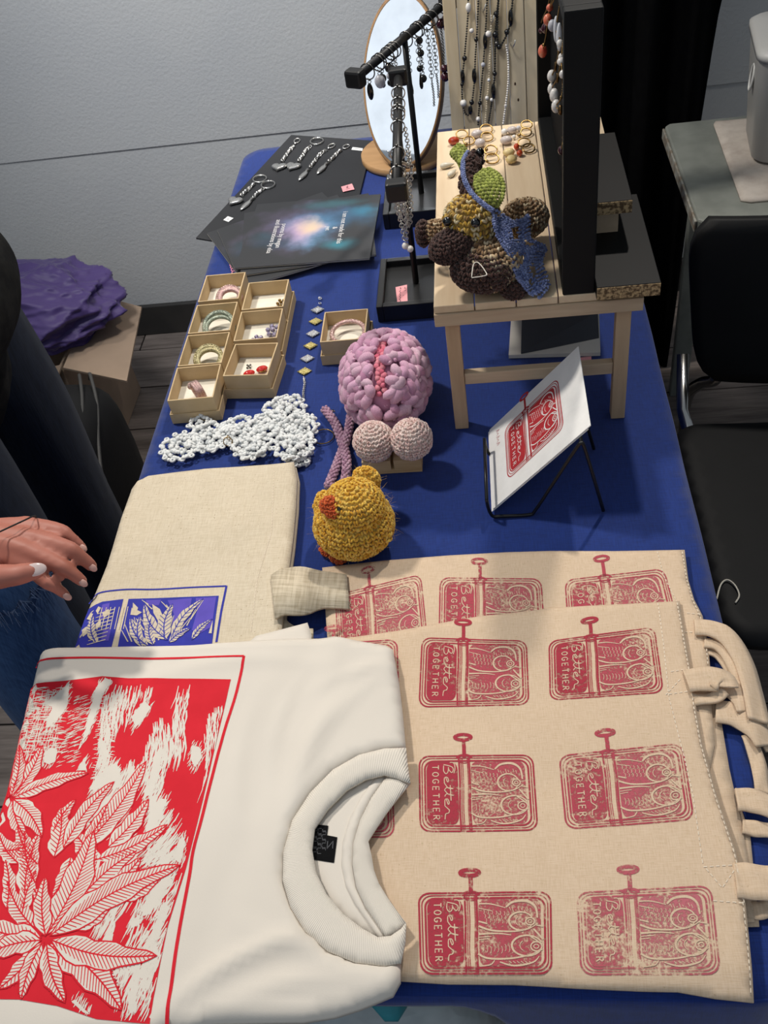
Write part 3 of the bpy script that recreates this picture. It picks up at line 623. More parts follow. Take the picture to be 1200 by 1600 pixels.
Q2 = [(-0.4379,0.6608),(-0.3299,0.6594),(-0.3266,0.6029),(-0.3255,0.585),(-0.4329,0.5838),(-0.4355,0.6116)]; Q1 = [(-0.484,0.6502),(-0.4692,0.6587),(-0.4442,0.6611),(-0.4416,0.6119),(-0.4404,0.5841),(-0.485,0.5844),(-0.4865,0.6052)]
fill(a, ST, Q2, .0004, .008); fill(a, ST, Q1, .0004, .008)
pr = a.build('garden_print', m_blu, tt, label='dark blue block print of plants')
for q in ([(-0.39,0.6563),(-0.3613,0.6575),(-0.3602,0.6364),(-0.3658,0.6126),(-0.3768,0.6158),(-0.378,0.6355)], [(-0.3567,0.6572),(-0.3326,0.6577),(-0.3302,0.6153),(-0.3426,0.6071),(-0.3524,0.612),(-0.3516,0.6386)], [(-0.4679,0.654),(-0.4592,0.6563),(-0.4575,0.635),(-0.4653,0.6327)], [(-0.4565,0.617),(-0.4478,0.6184),(-0.4464,0.6016),(-0.4555,0.602)], [(-0.4163,0.6577),(-0.3979,0.6576),(-0.3991,0.6494),(-0.413,0.6501)]): p2 = MB(); fill(p2, ST, q, .0007, .006); p2.build('purple_patch', m_pur, pr)
pass
def leaf2(mb, vb, S, a, c, hw, off, nv=7, vw=.0011, bend=.12, under=None):
    "a pale leaf with a dark midrib and side veins"
    a = np.array(a); c = np.array(c); d = c - a; L = np.linalg.norm(d); n = np.array((-d[1], d[0])) / L
    t = np.linspace(0, 1, 11); mid = a + d * t[:, None] + n * (bend * L * np.sin(t * PI))[:, None]; wd = hw * np.sin(t ** .75 * PI) ** .8 * (1 - .15 * np.sin(t * 19))
    up = mid + n * wd[:, None]; lo = mid - n * wd[:, None]; poly = np.r_[up[:-1], [c], lo[1:-1][::-1]]
    fill(mb, S, poly, off, .008); stroke(vb, S, mid, vw * 1.4, off + .0001, .004)
    if under is not None: stroke(under, S, poly, .0026, off - .00005, .004, True)
    for i in range(1, nv):
        s = i / nv; p = a + d * s + n * bend * L * math.sin(s * PI); h = hw * math.sin(s ** .75 * PI) ** .8
        for sg in (-1, 1): stroke(vb, S, [p, p + d / L * h * .9 + sg * n * h * .93], (vw, vw * .7), off + .0001, .004)
for P in ([(-0.423,0.647),(-0.431,0.6548),(-0.4277,0.6381),(-0.4234,0.636)], [(-0.4307,0.6474),(-0.4168,0.6402),(-0.4219,0.6359),(-0.4298,0.6372)], [(-0.4073,0.6516),(-0.3964,0.6437),(-0.3889,0.6306),(-0.3938,0.6255),(-0.4028,0.6386)], [(-0.4088,0.6316),(-0.4045,0.6296),(-0.4063,0.6243)], [(-0.3304,0.6241),(-0.3323,0.6067),(-0.3287,0.6065)], [(-0.4809,0.6335),(-0.4787,0.6425),(-0.4751,0.6405),(-0.4765,0.6315)], [(-0.4732,0.645),(-0.4719,0.6514),(-0.4682,0.6494),(-0.4696,0.6402)], [(-0.4827,0.6183),(-0.4767,0.6243),(-0.4727,0.6151),(-0.4784,0.6083)], [(-0.468,0.6256),(-0.4637,0.6326),(-0.4613,0.6235),(-0.466,0.6184)], [(-0.4647,0.6418),(-0.4583,0.647),(-0.4548,0.6395),(-0.4604,0.6343)], [(-0.4651,0.6042),(-0.46,0.6075),(-0.4581,0.6004),(-0.4642,0.6007)]): fill(w, ST, P, .0009, .006)
for (A, B) in zip([(-0.4236,0.5997),(-0.4191,0.5995),(-0.4146,0.5993),(-0.4101,0.5991),(-0.4056,0.5988),(-0.4011,0.5986),(-0.3966,0.5984),(-0.3922,0.5982),(-0.3883,0.6006),(-0.3846,0.6039),(-0.3824,0.6073),(-0.3798,0.6089),(-0.3742,0.6104),(-0.366,0.6135),(-0.3596,0.6185),(-0.3569,0.6272),(-0.4117,0.651),(-0.4056,0.6442),(-0.3876,0.6451),(-0.3814,0.6375),(-0.4139,0.6149),(-0.4086,0.6147),(-0.4033,0.6144)], [(-0.4351,0.616),(-0.4336,0.6248),(-0.429,0.6309),(-0.4243,0.6333),(-0.4179,0.6321),(-0.4099,0.6236),(-0.4033,0.6144),(-0.3988,0.6142),(-0.397,0.623),(-0.3857,0.6224),(-0.3816,0.6312),(-0.3776,0.6336),(-0.3659,0.6241),(-0.358,0.629),(-0.3537,0.6414),(-0.347,0.6539),(-0.421,0.658),(-0.4152,0.653),(-0.3973,0.6548),(-0.3901,0.6498),(-0.4259,0.6307),(-0.4215,0.6314),(-0.4152,0.6302)]): stroke(w, ST, [A, B], (.0014, .0006), .0009, .006)
for k in range(9):
    y = k * .006; stroke(w, ST, np.array([(-0.4704,0.6403), (-0.4505,0.6466)]) - np.array((0, y * .9)), (.0008, .0012), .0009)
for k in range(7): stroke(w, ST, np.array([(-0.4667,0.6493), (-0.4642,0.6174)]) + np.array((.0052 * k, 0)), .0009, .0009)
for A, B, hw in zip([(-0.3779,0.6002),(-0.3809,0.6003),(-0.3742,0.6034),(-0.3757,0.5966),(-0.3982,0.5925),(-0.4052,0.5911),(-0.3927,0.594),(-0.3498,0.5988),(-0.4611,0.6005)], [(-0.4166,0.6522),(-0.3826,0.6503),(-0.3474,0.6558),(-0.3544,0.6147),(-0.4287,0.6327),(-0.4173,0.6357),(-0.4038,0.6296),(-0.3314,0.6259),(-0.4746,0.6387)], (.007, .008, .006, .005, .005, .005, .005, .004, .005)): bl = MB(); leaf2(w, bl, ST, A, B, hw, .0012, 9, .0009, .1); bl.build('leaf_vein', m_blu, pr)
w.build('bare_line', m_canvas, pr)

# ---- white shirt with the red leaf print
m_tee = M('white_jersey', 'dcd4c8', .9, c2='d7cfc3', scale=5, bump=.12, bscale=700, bdist=.0006, sheen=.1, spec=.2)
m_red = M('red_ink_shirt', 'd4202f', .75, c2='cd1c2b', scale=40, spec=.25)
ts = thing('t_shirt', 'folded white t-shirt with a red leaf print at the front left', 'shirt', (-.32, .38, .76))
us = Sheet([(-0.5424,0.3844),(-0.3924,0.4636),(-0.2042,0.4317),(-0.1694,0.3214),(-0.1819,0.2238),(-0.2313,0.1999),(-0.5042,0.1955)], flat(.7565, .001, 20, 71), .0155, .012, .008); us.mb().build('folded_shirt', m_tee, None, True, label='second white folded shirt lying under the printed one', cat='shirt')
def tee_top(x, y):
    z = .7752 + .0015 * wob(x, y, 16, 81) + .0011 * wob(x, y, 40, 82) + .0003 * wob(x, y, 120, 83)
    z = z + .0022 * np.exp(-((x + .20 - .12 * (y - .45)) / .012) ** 2) * np.clip((y - .40) / .1, 0, 1) - .002 * np.exp(-((x + .235 - .2 * (y - .45)) / .016) ** 2)
    z = z + .002 * np.exp(-(((y - .275) + .35 * (x + .2)) / .008) ** 2) * np.clip((x + .26) / .05, 0, 1)
    for x0_, y0_, a_, L_, w_, h_ in ((-.20, .46, 1.25, .07, .007, .0030), (-.235, .48, 1.45, .06, .006, .0020), (-.17, .50, .95, .05, .006, .0018), (-.27, .44, 1.62, .07, .008, .0018), (-.22, .27, .35, .07, .007, .0026), (-.19, .245, .15, .05, .006, .0024), (-.26, .25, .6, .06, .008, .0018), (-.15, .545, .25, .05, .006, .0016), (-.30, .56, .1, .09, .008, .0014), (-.16, .285, -.6, .03, .005, .0018)):
        u_ = (x - x0_) * math.cos(a_) + (y - y0_) * math.sin(a_); v_ = -(x - x0_) * math.sin(a_) + (y - y0_) * math.cos(a_)
        z = z + 1.7 * h_ * np.exp(-(u_ / L_) ** 2 - ((v_ + .15 * u_ * u_ / L_) / w_) ** 2)
    return z - np.clip(.235 - y, 0, 1) ** 2 * 3 - np.clip(-.497 - x, 0, 1) ** 2 * 10
OUT = [(632, 1166)]
PTee = [(-0.5209,0.5845),(-0.516,0.5903),(-0.4532,0.5891),(-0.3437,0.5867),(-0.2592,0.5903),(-0.1896,0.5903),(-0.1341,0.577),(-0.1251,0.5709),(-0.1175,0.5314),(-0.1123,0.4942),(-0.1078,0.4549),(-0.128,0.4527),(-0.1522,0.4465),(-0.1757,0.4317),(-0.1949,0.4094),(-0.2082,0.3833),(-0.2128,0.3533),(-0.2102,0.3275),(-0.2007,0.3054),(-0.1857,0.2858),(-0.1658,0.2705),(-0.1422,0.2616),(-0.1184,0.2593),(-0.106,0.2613),(-0.1054,0.2472),(-0.1112,0.2367),(-0.1372,0.2271),(-0.1572,0.2213),(-0.1825,0.2173),(-0.2551,0.2155),(-0.2955,0.2066),(-0.3848,0.1993),(-0.4863,0.1908),(-0.4967,0.2596),(-0.4988,0.381),(-0.4998,0.4137),(-0.5079,0.477)]
STee = Sheet(PTee, tee_top, .013, .0075, .007); STee.mb().build('front_panel', m_tee, ts, True)
Pin = [(-0.1061,0.4265),(-0.1282,0.4336),(-0.1493,0.4287),(-0.1696,0.4148),(-0.185,0.3972),(-0.1965,0.38),(-0.1964,0.3571),(-0.1892,0.3339),(-0.1737,0.3143),(-0.1572,0.2981),(-0.1383,0.286),(-0.1207,0.2809),(-0.106,0.2902),(-0.1109,0.3034),(-0.1201,0.3147),(-0.1286,0.328),(-0.1338,0.3404),(-0.1369,0.3537),(-0.14,0.3672),(-0.1326,0.3804),(-0.1245,0.3938),(-0.1138,0.408)]
SIn = Sheet(Pin, lambda x, y: .7672 + .0006 * wob(x, y, 40, 91), .005, .007, .003); SIn.mb().build('back_panel', m_tee, ts, True)
m_rib = NT('rib_knit'); tn = m_rib; tn.b.inputs['Base Color'].default_value = (*srgb('ddd5c8'), 1); tn.b.inputs['Roughness'].default_value = .9; tn.b.inputs['Specular IOR Level'].default_value = .2
tcn = tn.n('ShaderNodeTexCoord'); sb_ = tn.n('ShaderNodeVectorMath', operation='SUBTRACT'); cc = np.array((-0.1426,0.3469,0.775)) - np.array((-.32, .38, .76)); sb_.inputs[1].default_value = tuple(cc); tn.l(tcn.outputs['Object'], sb_.inputs[0])
sx_ = tn.n('ShaderNodeSeparateXYZ'); tn.l(sb_.outputs[0], sx_.inputs[0]); at_ = tn.n('ShaderNodeMath', operation='ARCTAN2'); tn.l(sx_.outputs[1], at_.inputs[0]); tn.l(sx_.outputs[0], at_.inputs[1])
mu = tn.n('ShaderNodeMath', operation='MULTIPLY'); mu.inputs[1].default_value = 270; tn.l(at_.outputs[0], mu.inputs[0]); sn = tn.n('ShaderNodeMath', operation='SINE'); tn.l(mu.outputs[0], sn.inputs[0]); tn.l(tn.bump(sn.outputs[0], .38, .0006), tn.b.inputs['Normal'])
Pcol = [(-0.107,0.4536),(-0.1279,0.4535),(-0.1521,0.4473),(-0.1756,0.4325),(-0.1953,0.4095),(-0.2091,0.3828),(-0.2137,0.3529),(-0.211,0.3271),(-0.2015,0.3045),(-0.1865,0.2844),(-0.166,0.2686),(-0.1419,0.2598),(-0.1182,0.2575),(-0.1048,0.26),(-0.1017,0.2764),(-0.1017,0.2918),(-0.1058,0.2866),(-0.114,0.281),(-0.1246,0.2799),(-0.1385,0.2871),(-0.1556,0.2991),(-0.1708,0.3153),(-0.1823,0.3348),(-0.1878,0.355),(-0.1875,0.3746),(-0.1774,0.3928),(-0.1611,0.4114),(-0.1438,0.422),(-0.1265,0.4262),(-0.1144,0.4227),(-0.1017,0.4167),(-0.1046,0.4349)]
SCol = Sheet(Pcol, lambda x, y: .7775 + .0004 * wob(x, y, 60, 93), .006, .006, .006); SCol.mb().build('collar', tn.m, ts, True)
Pbc = [(-0.1023,0.4193),(-0.1131,0.4049),(-0.1231,0.3907),(-0.1312,0.3774),(-0.1385,0.3644),(-0.1349,0.3515),(-0.1319,0.3383),(-0.1267,0.3259),(-0.1177,0.3128),(-0.1091,0.3015),(-0.1023,0.2931),(-0.1095,0.2858),(-0.119,0.2812),(-0.1259,0.291),(-0.1378,0.3069),(-0.1466,0.3232),(-0.1514,0.343),(-0.1518,0.3633),(-0.1474,0.3843),(-0.1381,0.4059),(-0.1248,0.4269),(-0.1139,0.4266)]
SBc = Sheet(Pbc, lambda x, y: .7715 + .0004 * wob(x, y, 60, 94), .0035, .006, .004); SBc.mb().build('collar_back', tn.m, ts, True)
Ptp = [(-0.1251,0.4278),(-0.1384,0.4069),(-0.1477,0.3852),(-0.1521,0.3641),(-0.1518,0.3437),(-0.147,0.324),(-0.1381,0.3076),(-0.1262,0.2917),(-0.1192,0.2818),(-0.1245,0.2808),(-0.135,0.2943),(-0.147,0.3092),(-0.156,0.3246),(-0.1615,0.3438),(-0.162,0.3642),(-0.1573,0.3865),(-0.148,0.4077),(-0.1348,0.428)]
SBt = Sheet(Ptp, lambda x, y: .7693 + 0 * x, .0018, .006, .001); SBt.mb().build('neck_tape', m_tee, ts, True)
Ptag = [(-0.1939,0.3821),(-0.1765,0.38),(-0.1768,0.3709),(-0.1673,0.369),(-0.1682,0.3455),(-0.1905,0.3492)]
SG = Sheet(Ptag, lambda x, y: .7683 + 0 * x, .0006, .006, .0005); tg_ = SG.mb().build('size_tag', M('tag_black', '08080a', .8, spec=.15), ts, label='black woven neck tag with grey lettering')
w = MB()
for k, (p, q) in enumerate(zip([(-0.1899,0.3787),(-0.1856,0.3775),(-0.1814,0.3768)], [(-0.1878,0.3524),(-0.1838,0.353),(-0.18,0.3559)])):
    p = np.array(p); q = np.array(q); nn = 8; 
    for i in range(nn):
        a0 = p + (q - p) * (i + .1) / nn; a1 = p + (q - p) * (i + .75) / nn; up = np.array((.0032, 0)); z = [[a0, a0 + up, a1 + up], [a0 + up, a0, a1], [a0, a1, a1 + up]][(i + k) % 3]
        stroke(w, SG, z, .0005, .0002, .002)
z1 = np.array((-0.1756,0.3653)); stroke(w, SG, [z1, z1 + (.0, -.007), z1 + (.005, 0), z1 + (.005, -.007)], .0007, .0002, .002)
w.build('tag_lettering', M('tag_grey', '55565a', .7), tg_)
# sleeve edge peeking out behind
Sl = Sheet([(-0.2887,0.5847),(-0.2767,0.5994),(-0.2492,0.6066),(-0.2215,0.6139),(-0.2148,0.5964),(-0.2163,0.5651),(-0.2708,0.5593)], flat(.7668, .0008, 40, 95), .004, .008, .003); Sl.mb().build('sleeve', m_tee, ts, True)

# red linocut: solid ground, bare cuts, leaves with veins
a = MB(); w = MB(); vv = MB()
stroke(a, STee, spline([(-0.5206,0.5676),(-0.5127,0.5706),(-0.4629,0.571),(-0.3824,0.5667),(-0.2819,0.5641)], 4), .0026, .0004); stroke(a, STee, spline([(-0.2819,0.5641),(-0.2835,0.5224),(-0.2895,0.4709),(-0.2942,0.3907),(-0.2969,0.3541),(-0.2959,0.3308),(-0.2952,0.271),(-0.2913,0.2067)], 4), .003, .0004)
G = np.array([(-0.5176,0.5404),(-0.4762,0.5421),(-0.4344,0.5461),(-0.405,0.5425),(-0.292,0.5366),(-0.2948,0.4711),(-0.2966,0.4035),(-0.3005,0.3366),(-0.3064,0.2867),(-0.3064,0.231),(-0.3053,0.212),(-0.3513,0.2152),(-0.3869,0.2243),(-0.4219,0.2288),(-0.4962,0.229),(-0.4958,0.2649),(-0.4979,0.3822),(-0.4984,0.4136),(-0.507,0.4785)])
fill(a, STee, G, .0004, .01)
rd = a.build('leaf_print', m_red, ts, label='red linocut print of leaves and figures with a thin red frame')
def inG(p): return bool(inside(np.array([p]), G)[0])
def cut(p, ang, L, wd, off=.00065):
    p = np.array(p); d = np.array((math.cos(ang), math.sin(ang))); n = np.array((-d[1], d[0]))
    Q = [p, p + d * L * .5 + n * L * .06, p + d * L]
    if inG(Q[0]) and inG(Q[2]): stroke(w, STee, Q, (wd * .5, wd, wd * .3), off, .006)
q = np.random.default_rng(5)
TLp = np.array((-0.4173,0.5351)); TRp = np.array((-0.2971,0.5306)); BRp = np.array((-0.3076,0.292)); BLp = np.array((-0.3801,0.343))
gm = quadmap([TLp, TRp, BRp, BLp])
for i in range(3000):
    u, v_ = q.uniform(-.12, 1.02), q.uniform(0, 1.25); p = gm([(u, v_)])[0]
    f_ = math.sin(u * 11 + 2.5 * math.sin(v_ * 5)) + .8 * math.sin(v_ * 13 + u * 6) + .5 * math.sin(u * 23 - v_ * 9)
    if f_ > -.05 + .55 * max(0, u - .25): cut(p, -PI / 2 - .12 + .35 * math.sin(v_ * 6) - .3 * v_, q.uniform(.008, .028), q.uniform(.0008, .0019))
for i in range(420):     # crosshatch of the building, upper left
    p = np.array((-0.5172,0.5348)) + q.uniform(0, 1) * (np.array((-0.4736,0.5332)) - np.array((-0.5172,0.5348))) + q.uniform(0, 1) * (np.array((-0.5012,0.4551)) - np.array((-0.5172,0.5348)))
    if q.uniform() < .6: cut(p, 0.02, q.uniform(.004, .012), .0009)
    else: cut(p, -PI / 2, q.uniform(.006, .016), .0008)
for i in range(130):     # left pillar
    p = np.array((-0.4614,0.521)) + q.uniform(0, 1) * np.array((.018, 0)) + q.uniform(0, 1) * (np.array((-0.4558,0.44)) - np.array((-0.4614,0.521))); cut(p, .4, q.uniform(.003, .009), .0008)
for i in range(160):
    p = np.array((-0.4344,0.52)) + q.uniform(0, 1) * np.array((.02, 0)) + q.uniform(0, 1) * (np.array((-0.4152,0.4255)) - np.array((-0.4344,0.52))); cut(p, q.uniform(-.3, .3), q.uniform(.003, .007), .0009)
for P in ([(-0.4891,0.5142),(-0.4694,0.5386),(-0.4634,0.5133),(-0.4656,0.5019),(-0.4751,0.4872),(-0.4781,0.4836),(-0.4793,0.51)], [(-0.4376,0.5319),(-0.4301,0.5435),(-0.4214,0.54),(-0.4284,0.5237),(-0.4295,0.497),(-0.4316,0.4749),(-0.435,0.4678),(-0.4361,0.501)], [(-0.4714,0.458),(-0.4662,0.4628),(-0.4584,0.4598),(-0.4572,0.447),(-0.4631,0.4444),(-0.4694,0.4473)], [(-0.4302,0.4367),(-0.4271,0.4491),(-0.4209,0.4365)], [(-0.3981,0.4401),(-0.3929,0.4455),(-0.3831,0.4275),(-0.3817,0.4168),(-0.3905,0.421),(-0.4012,0.4172),(-0.4122,0.4147),(-0.4095,0.4287)],
          [(-0.4061,0.4067),(-0.3978,0.4092),(-0.3858,0.4076),(-0.3819,0.4024),(-0.3866,0.396),(-0.3884,0.3858),(-0.3975,0.3847),(-0.4047,0.3924)], [(-0.4059,0.3829),(-0.3974,0.3796),(-0.3914,0.3808),(-0.3966,0.3722)], [(-0.3538,0.455),(-0.3483,0.457),(-0.3457,0.4274),(-0.3493,0.4096),(-0.354,0.4077),(-0.355,0.4344)], [(-0.3458,0.3728),(-0.3467,0.3979),(-0.3383,0.4055),(-0.3317,0.4041),(-0.335,0.3851),(-0.3409,0.3727),(-0.3472,0.363)], [(-0.3901,0.4957),(-0.3801,0.5143),(-0.3713,0.5056),(-0.3764,0.4923),(-0.3824,0.4837)], [(-0.3191,0.4611),(-0.3108,0.4588),(-0.306,0.4469),(-0.3111,0.4368),(-0.3175,0.4465)], [(-0.4166,0.4745),(-0.4077,0.4613),(-0.4003,0.4485),(-0.4081,0.4528),(-0.4148,0.4629)],
          [(-0.3719,0.4347),(-0.3613,0.4448),(-0.3604,0.4297),(-0.3672,0.4258)], [(-0.3331,0.3029),(-0.3276,0.3196),(-0.3134,0.3355),(-0.3118,0.328),(-0.3187,0.3112),(-0.324,0.2985),(-0.3304,0.2963)], [(-0.3398,0.292),(-0.3332,0.2985),(-0.3322,0.2893),(-0.3393,0.2856)], [(-0.3263,0.2505),(-0.3097,0.2581),(-0.3096,0.2526),(-0.3171,0.2446)], [(-0.3168,0.3029),(-0.3134,0.3084),(-0.3132,0.2761),(-0.3159,0.273)], [(-0.3149,0.3483),(-0.3096,0.3693),(-0.3055,0.3614),(-0.3065,0.3424)], [(-0.3758,0.2278),(-0.3729,0.2293),(-0.3577,0.2184),(-0.3635,0.2198)], [(-0.3281,0.2308),(-0.3272,0.2381),(-0.3246,0.2505),(-0.3193,0.2213),(-0.3242,0.2193)], [(-0.3539,0.2453),(-0.3407,0.2544),(-0.3408,0.2504),(-0.3467,0.2433)]): 
    fill(w, STee, P, .00065, .008)
    for p_ in resample(P, .0022):
        for k_ in range(2): cut(p_ + q.normal(size=2) * .001, -PI / 2 - .25 + q.normal() * .12 + (PI if k_ else 0), q.uniform(.003, .009), q.uniform(.0007, .0013))
for i in range(140):
    p = gm([(q.uniform(.55, 1.05), q.uniform(.75, 1.35))])[0]; cut(p, -PI / 2 - .25, q.uniform(.008, .026), q.uniform(.0008, .0016))
for i in range(60):
    p = np.array((-0.3405,0.2258)) + np.array((q.uniform(0, .035), q.uniform(-.01, .05))); cut(p, -PI / 2, q.uniform(.008, .02), q.uniform(.0008, .0014))
LB = [(-0.4144,0.2801),(-0.413,0.2812),(-0.4097,0.2801),(-0.4072,0.2758),(-0.4078,0.2737),(-0.4109,0.2727),(-0.4147,0.2737),(-0.4156,0.2726),(-0.4184,0.2779),(-0.4177,0.2758),(-0.4179,0.2801),(-0.4891,0.4095),(-0.4875,0.4088),(-0.4908,0.4108),(-0.4868,0.4068),(-0.4882,0.4068),(-0.4931,0.4095),(-0.4071,0.3521),(-0.4214,0.3583),(-0.4274,0.3493),(-0.4445,0.3143),(-0.387,0.346),(-0.4851,0.4054),(-0.3779,0.3579),(-0.4385,0.3258),(-0.4803,0.3558),(-0.3902,0.3141),(-0.4577,0.303),(-0.4112,0.3491),(-0.3827,0.3301),(-0.4413,0.3422),(-0.367,0.3209),(-0.4417,0.2986),(-0.3539,0.3112),(-0.4053,0.2964),(-0.4014,0.3624),(-0.4604,0.3435),(-0.3891,0.2855),(-0.4361,0.3739)]
LT = [(-0.4301,0.3304),(-0.397,0.3734),(-0.3067,0.3407),(-0.311,0.2637),(-0.3314,0.2221),(-0.3812,0.2273),(-0.4418,0.237),(-0.4197,0.2288),(-0.4855,0.293),(-0.4681,0.2619),(-0.4659,0.3271),(-0.4765,0.4652),(-0.4188,0.4337),(-0.5014,0.4659),(-0.446,0.369),(-0.4605,0.3667),(-0.5204,0.438),(-0.3626,0.4448),(-0.3899,0.4236),(-0.4358,0.3981),(-0.4498,0.3728),(-0.3262,0.3787),(-0.4565,0.4229),(-0.3507,0.4044),(-0.4643,0.3742),(-0.4591,0.3587),(-0.3495,0.3546),(-0.474,0.3467),(-0.4175,0.3131),(-0.4191,0.3762),(-0.4737,0.3794),(-0.3448,0.3474),(-0.4406,0.3363),(-0.3228,0.3298),(-0.4378,0.32),(-0.3902,0.3999),(-0.4913,0.3745),(-0.3611,0.3074),(-0.4239,0.4057)]
LW = [.0075, .014, .0125, .011, .0125, .0075, .009, .007, .010, .009, .008, .008, .0075, .006, .0085, .0065, .006, .011, .0085, .010, .009, .008, .005, .009, .008, .009, .009, .006, .007, .009, .008, .007, .007, .006, .007, .007, .007, .006, .006]
def clip(mb):
    'the print stops where its ground stops'
    V = np.concatenate(mb.v); k = inside(V[:, :2], G); mb.f = [t for t in mb.f if all(k[i] for i in t)]
LAY = [3, 1, 2, 3, 2, 3, 1, 2, 1, 2, 0, 0, 1, 2, 1, 0, 2, 0, 1, 0, 0, 0, 0, 1, 0, 0, 0, 0]
for i, (A, B, hw) in enumerate(zip(LB, LT, LW)):
    L = np.linalg.norm(np.array(B) - np.array(A)); lw = MB(); lv = MB(); lo = MB(); leaf2(lw, lv, STee, A, B, hw, .0008 + .00014 * (LAY[i] if i < len(LAY) else 0), max(7, int(L / .0036)), .0009, .06 * (-1) ** i, lo); [clip(m_) for m_ in (lw, lv, lo)]; o_ = lw.build('cut_leaf', m_tee, rd); lv.build('leaf_vein', m_red, rd); lo.build('leaf_outline', m_red, rd)
w.build('bare_cut', m_tee, rd, kind='stuff')

# ------------------------------------------------------------------ riser with its boards
m_pine = wood('pale_wood', 'dcc8aa', 'cbb292', axis=1, scale=16, rough=.6)
m_pineX = wood('pale_wood_cross', 'cdb79a', 'ab947a', axis=0, scale=16, rough=.65)
m_pineZ = wood('pale_wood_upright', 'c4a888', 'ab8f70', axis=2, scale=16, rough=.65)
ZT = .9425
rs = thing('wooden_riser', 'pale wooden slatted riser with four legs standing on the blue cloth', 'riser', (.05, 1.16, .74))
for i in range(5):
    xa = -.0715 + .048 * i; b = MB(); b.box2((xa + .0005, .930, ZT - .010), (xa + .0472, 1.385, ZT)); b.build('plank', m_pine, rs, bevel=.001)
b = MB(); b.box2((-.0717, .928, .9148), (.1685, .940, ZT - .0104)); b.build('front_rail', m_pineX, rs, bevel=.001)
b = MB(); b.box2((-.0717, 1.374, .9148), (.1685, 1.386, ZT - .0104)); b.build('rear_rail', m_pineX, rs, bevel=.001)
for x in (-.0715, .1585):
    b = MB(); b.box2((x, .9405, .9148), (x + .0098, 1.3735, ZT - .0104)); b.build('side_rail', m_pine, rs, bevel=.001)
for x in (-.061, .1405):
    for y in (.942, 1.356):
        b = MB(); b.box2((x, y, .7405), (x + .0175, y + .016, .9318)); b.build('leg', m_pineZ, rs, bevel=.001)
for y in (.945, 1.359):
    b = MB(); b.box2((-.0433, y, .812), (.1403, y + .011, .829)); b.build('stretcher', m_pineX, rs, bevel=.001)

# booklets standing under the riser
m_slate = M('slate_card', '3c3f45', .6, c2='36393f', scale=12); m_pagew = M('page_edge', 'cfcac0', .8)
bk_ = thing('booklet', 'dark booklet leaning open under the wooden riser', 'book', (.08, 1.12, .7405))
b = MB(); A = [(0.0151,1.0855,0.741), (0.1414,1.0756,0.741), (0.146,1.1412,0.76), (0.0242,1.1745,0.76)]
b.add([(x, y, z + d) for d in (0, .006) for x, y, z in A], [(0, 3, 2, 1), (4, 5, 6, 7), (0, 1, 5, 4), (1, 2, 6, 5), (2, 3, 7, 6), (3, 0, 4, 7)]); b.build('pages', m_pagew, bk_)
b = MB(); A = [(0.0324,1.0845,0.748), (0.1418,1.0993,0.752), (0.1433,1.135,0.77), (0.0389,1.1659,0.77)]
b.add([(x, y, z + d) for d in (0, .002) for x, y, z in A], [(0, 3, 2, 1), (4, 5, 6, 7), (0, 1, 5, 4), (1, 2, 6, 5), (2, 3, 7, 6), (3, 0, 4, 7)]); b.build('cover', m_slate, bk_)
m_pinktag = M('pink_paper', 'e7a3a6', .8, c2='e39ba0'); m_pen = M('pen_ink', '4a2a35', .8)
def paper(name, quad3, mat, lab, cat, lines=None, grp=None):
    t = MB(); q = [np.array(p) for p in quad3]; t.add([p + np.array((0, 0, d)) for d in (0, .0004) for p in q], [(0, 3, 2, 1), (4, 5, 6, 7), (0, 1, 5, 4), (1, 2, 6, 5), (2, 3, 7, 6), (3, 0, 4, 7)])
    if not lines: return t.build(name, mat, None, label=lab, cat=cat, group=grp)
    r = thing(name, lab, cat, tuple(q[0]), grp); t.build('paper', mat, r)
    pl = Plane(q[0] + np.array((0, 0, .0004)), q[1] - q[0], q[3] - q[0]); W = np.linalg.norm(q[1] - q[0]); H = np.linalg.norm(q[3] - q[0]); w = MB()
    for L in lines: stroke(w, pl, [(x * W, y * H) for x, y in L], .0010, .0002, .002)
    w.build('handwriting', m_pen, r); return r
paper('price_slip', [(0.1115,1.0653,0.7406), (0.1282,1.0661,0.7406), (0.1292,1.0762,0.7406), (0.1124,1.0754,0.7406)], m_pinktag, 'small pink paper slip under the wooden riser by the dark booklet', 'label')

# ------------------------------------------------------------------ card on its wire easel
m_cardw = M('white_card', 'ecebe8', .75, c2='e6e5e2', scale=60, bump=.1, bscale=400); m_wire = M('black_wire', '101012', .4)
m_tinr = M('tin_red', 'b3262c', .8, c2='a8222b', scale=120)
O = np.array((-.0155, .785, .7475)); U = unit((.112, 0, .1235)); Wv = np.array((0, 1.0, 0)); Nn = unit(np.cross(U, Wv)) ; HL, WL = .1665, .143
if Nn[0] > 0: Nn = -Nn
cdx = thing('print_card', 'white card with a red sardine tin print leaning on the black wire easel', 'card', (-.0155, .857, .7475))
def cslab(o, u, w, t): 
    b = MB(); q = [o, o + U * u, o + U * u + Wv * w, o + Wv * w]; b.add([p + Nn * d for d in (0, t) for p in q], [(0, 1, 2, 3), (7, 6, 5, 4), (0, 4, 5, 1), (1, 5, 6, 2), (2, 6, 7, 3), (3, 7, 4, 0)]); return b
cslab(O, HL, WL, .0012).build('card', m_cardw, cdx, bevel=.0003)
cslab(O - Nn * .0016 - U * .004, HL * .99, WL, .0012).build('envelope', m_cardw, cdx)
class CardS:
    def lift(s, P, off): P = np.asarray(P, float); return O + P[:, :1] * U + P[:, 1:2] * Wv + Nn * (.0012 + off)
def cuv(px): return 0
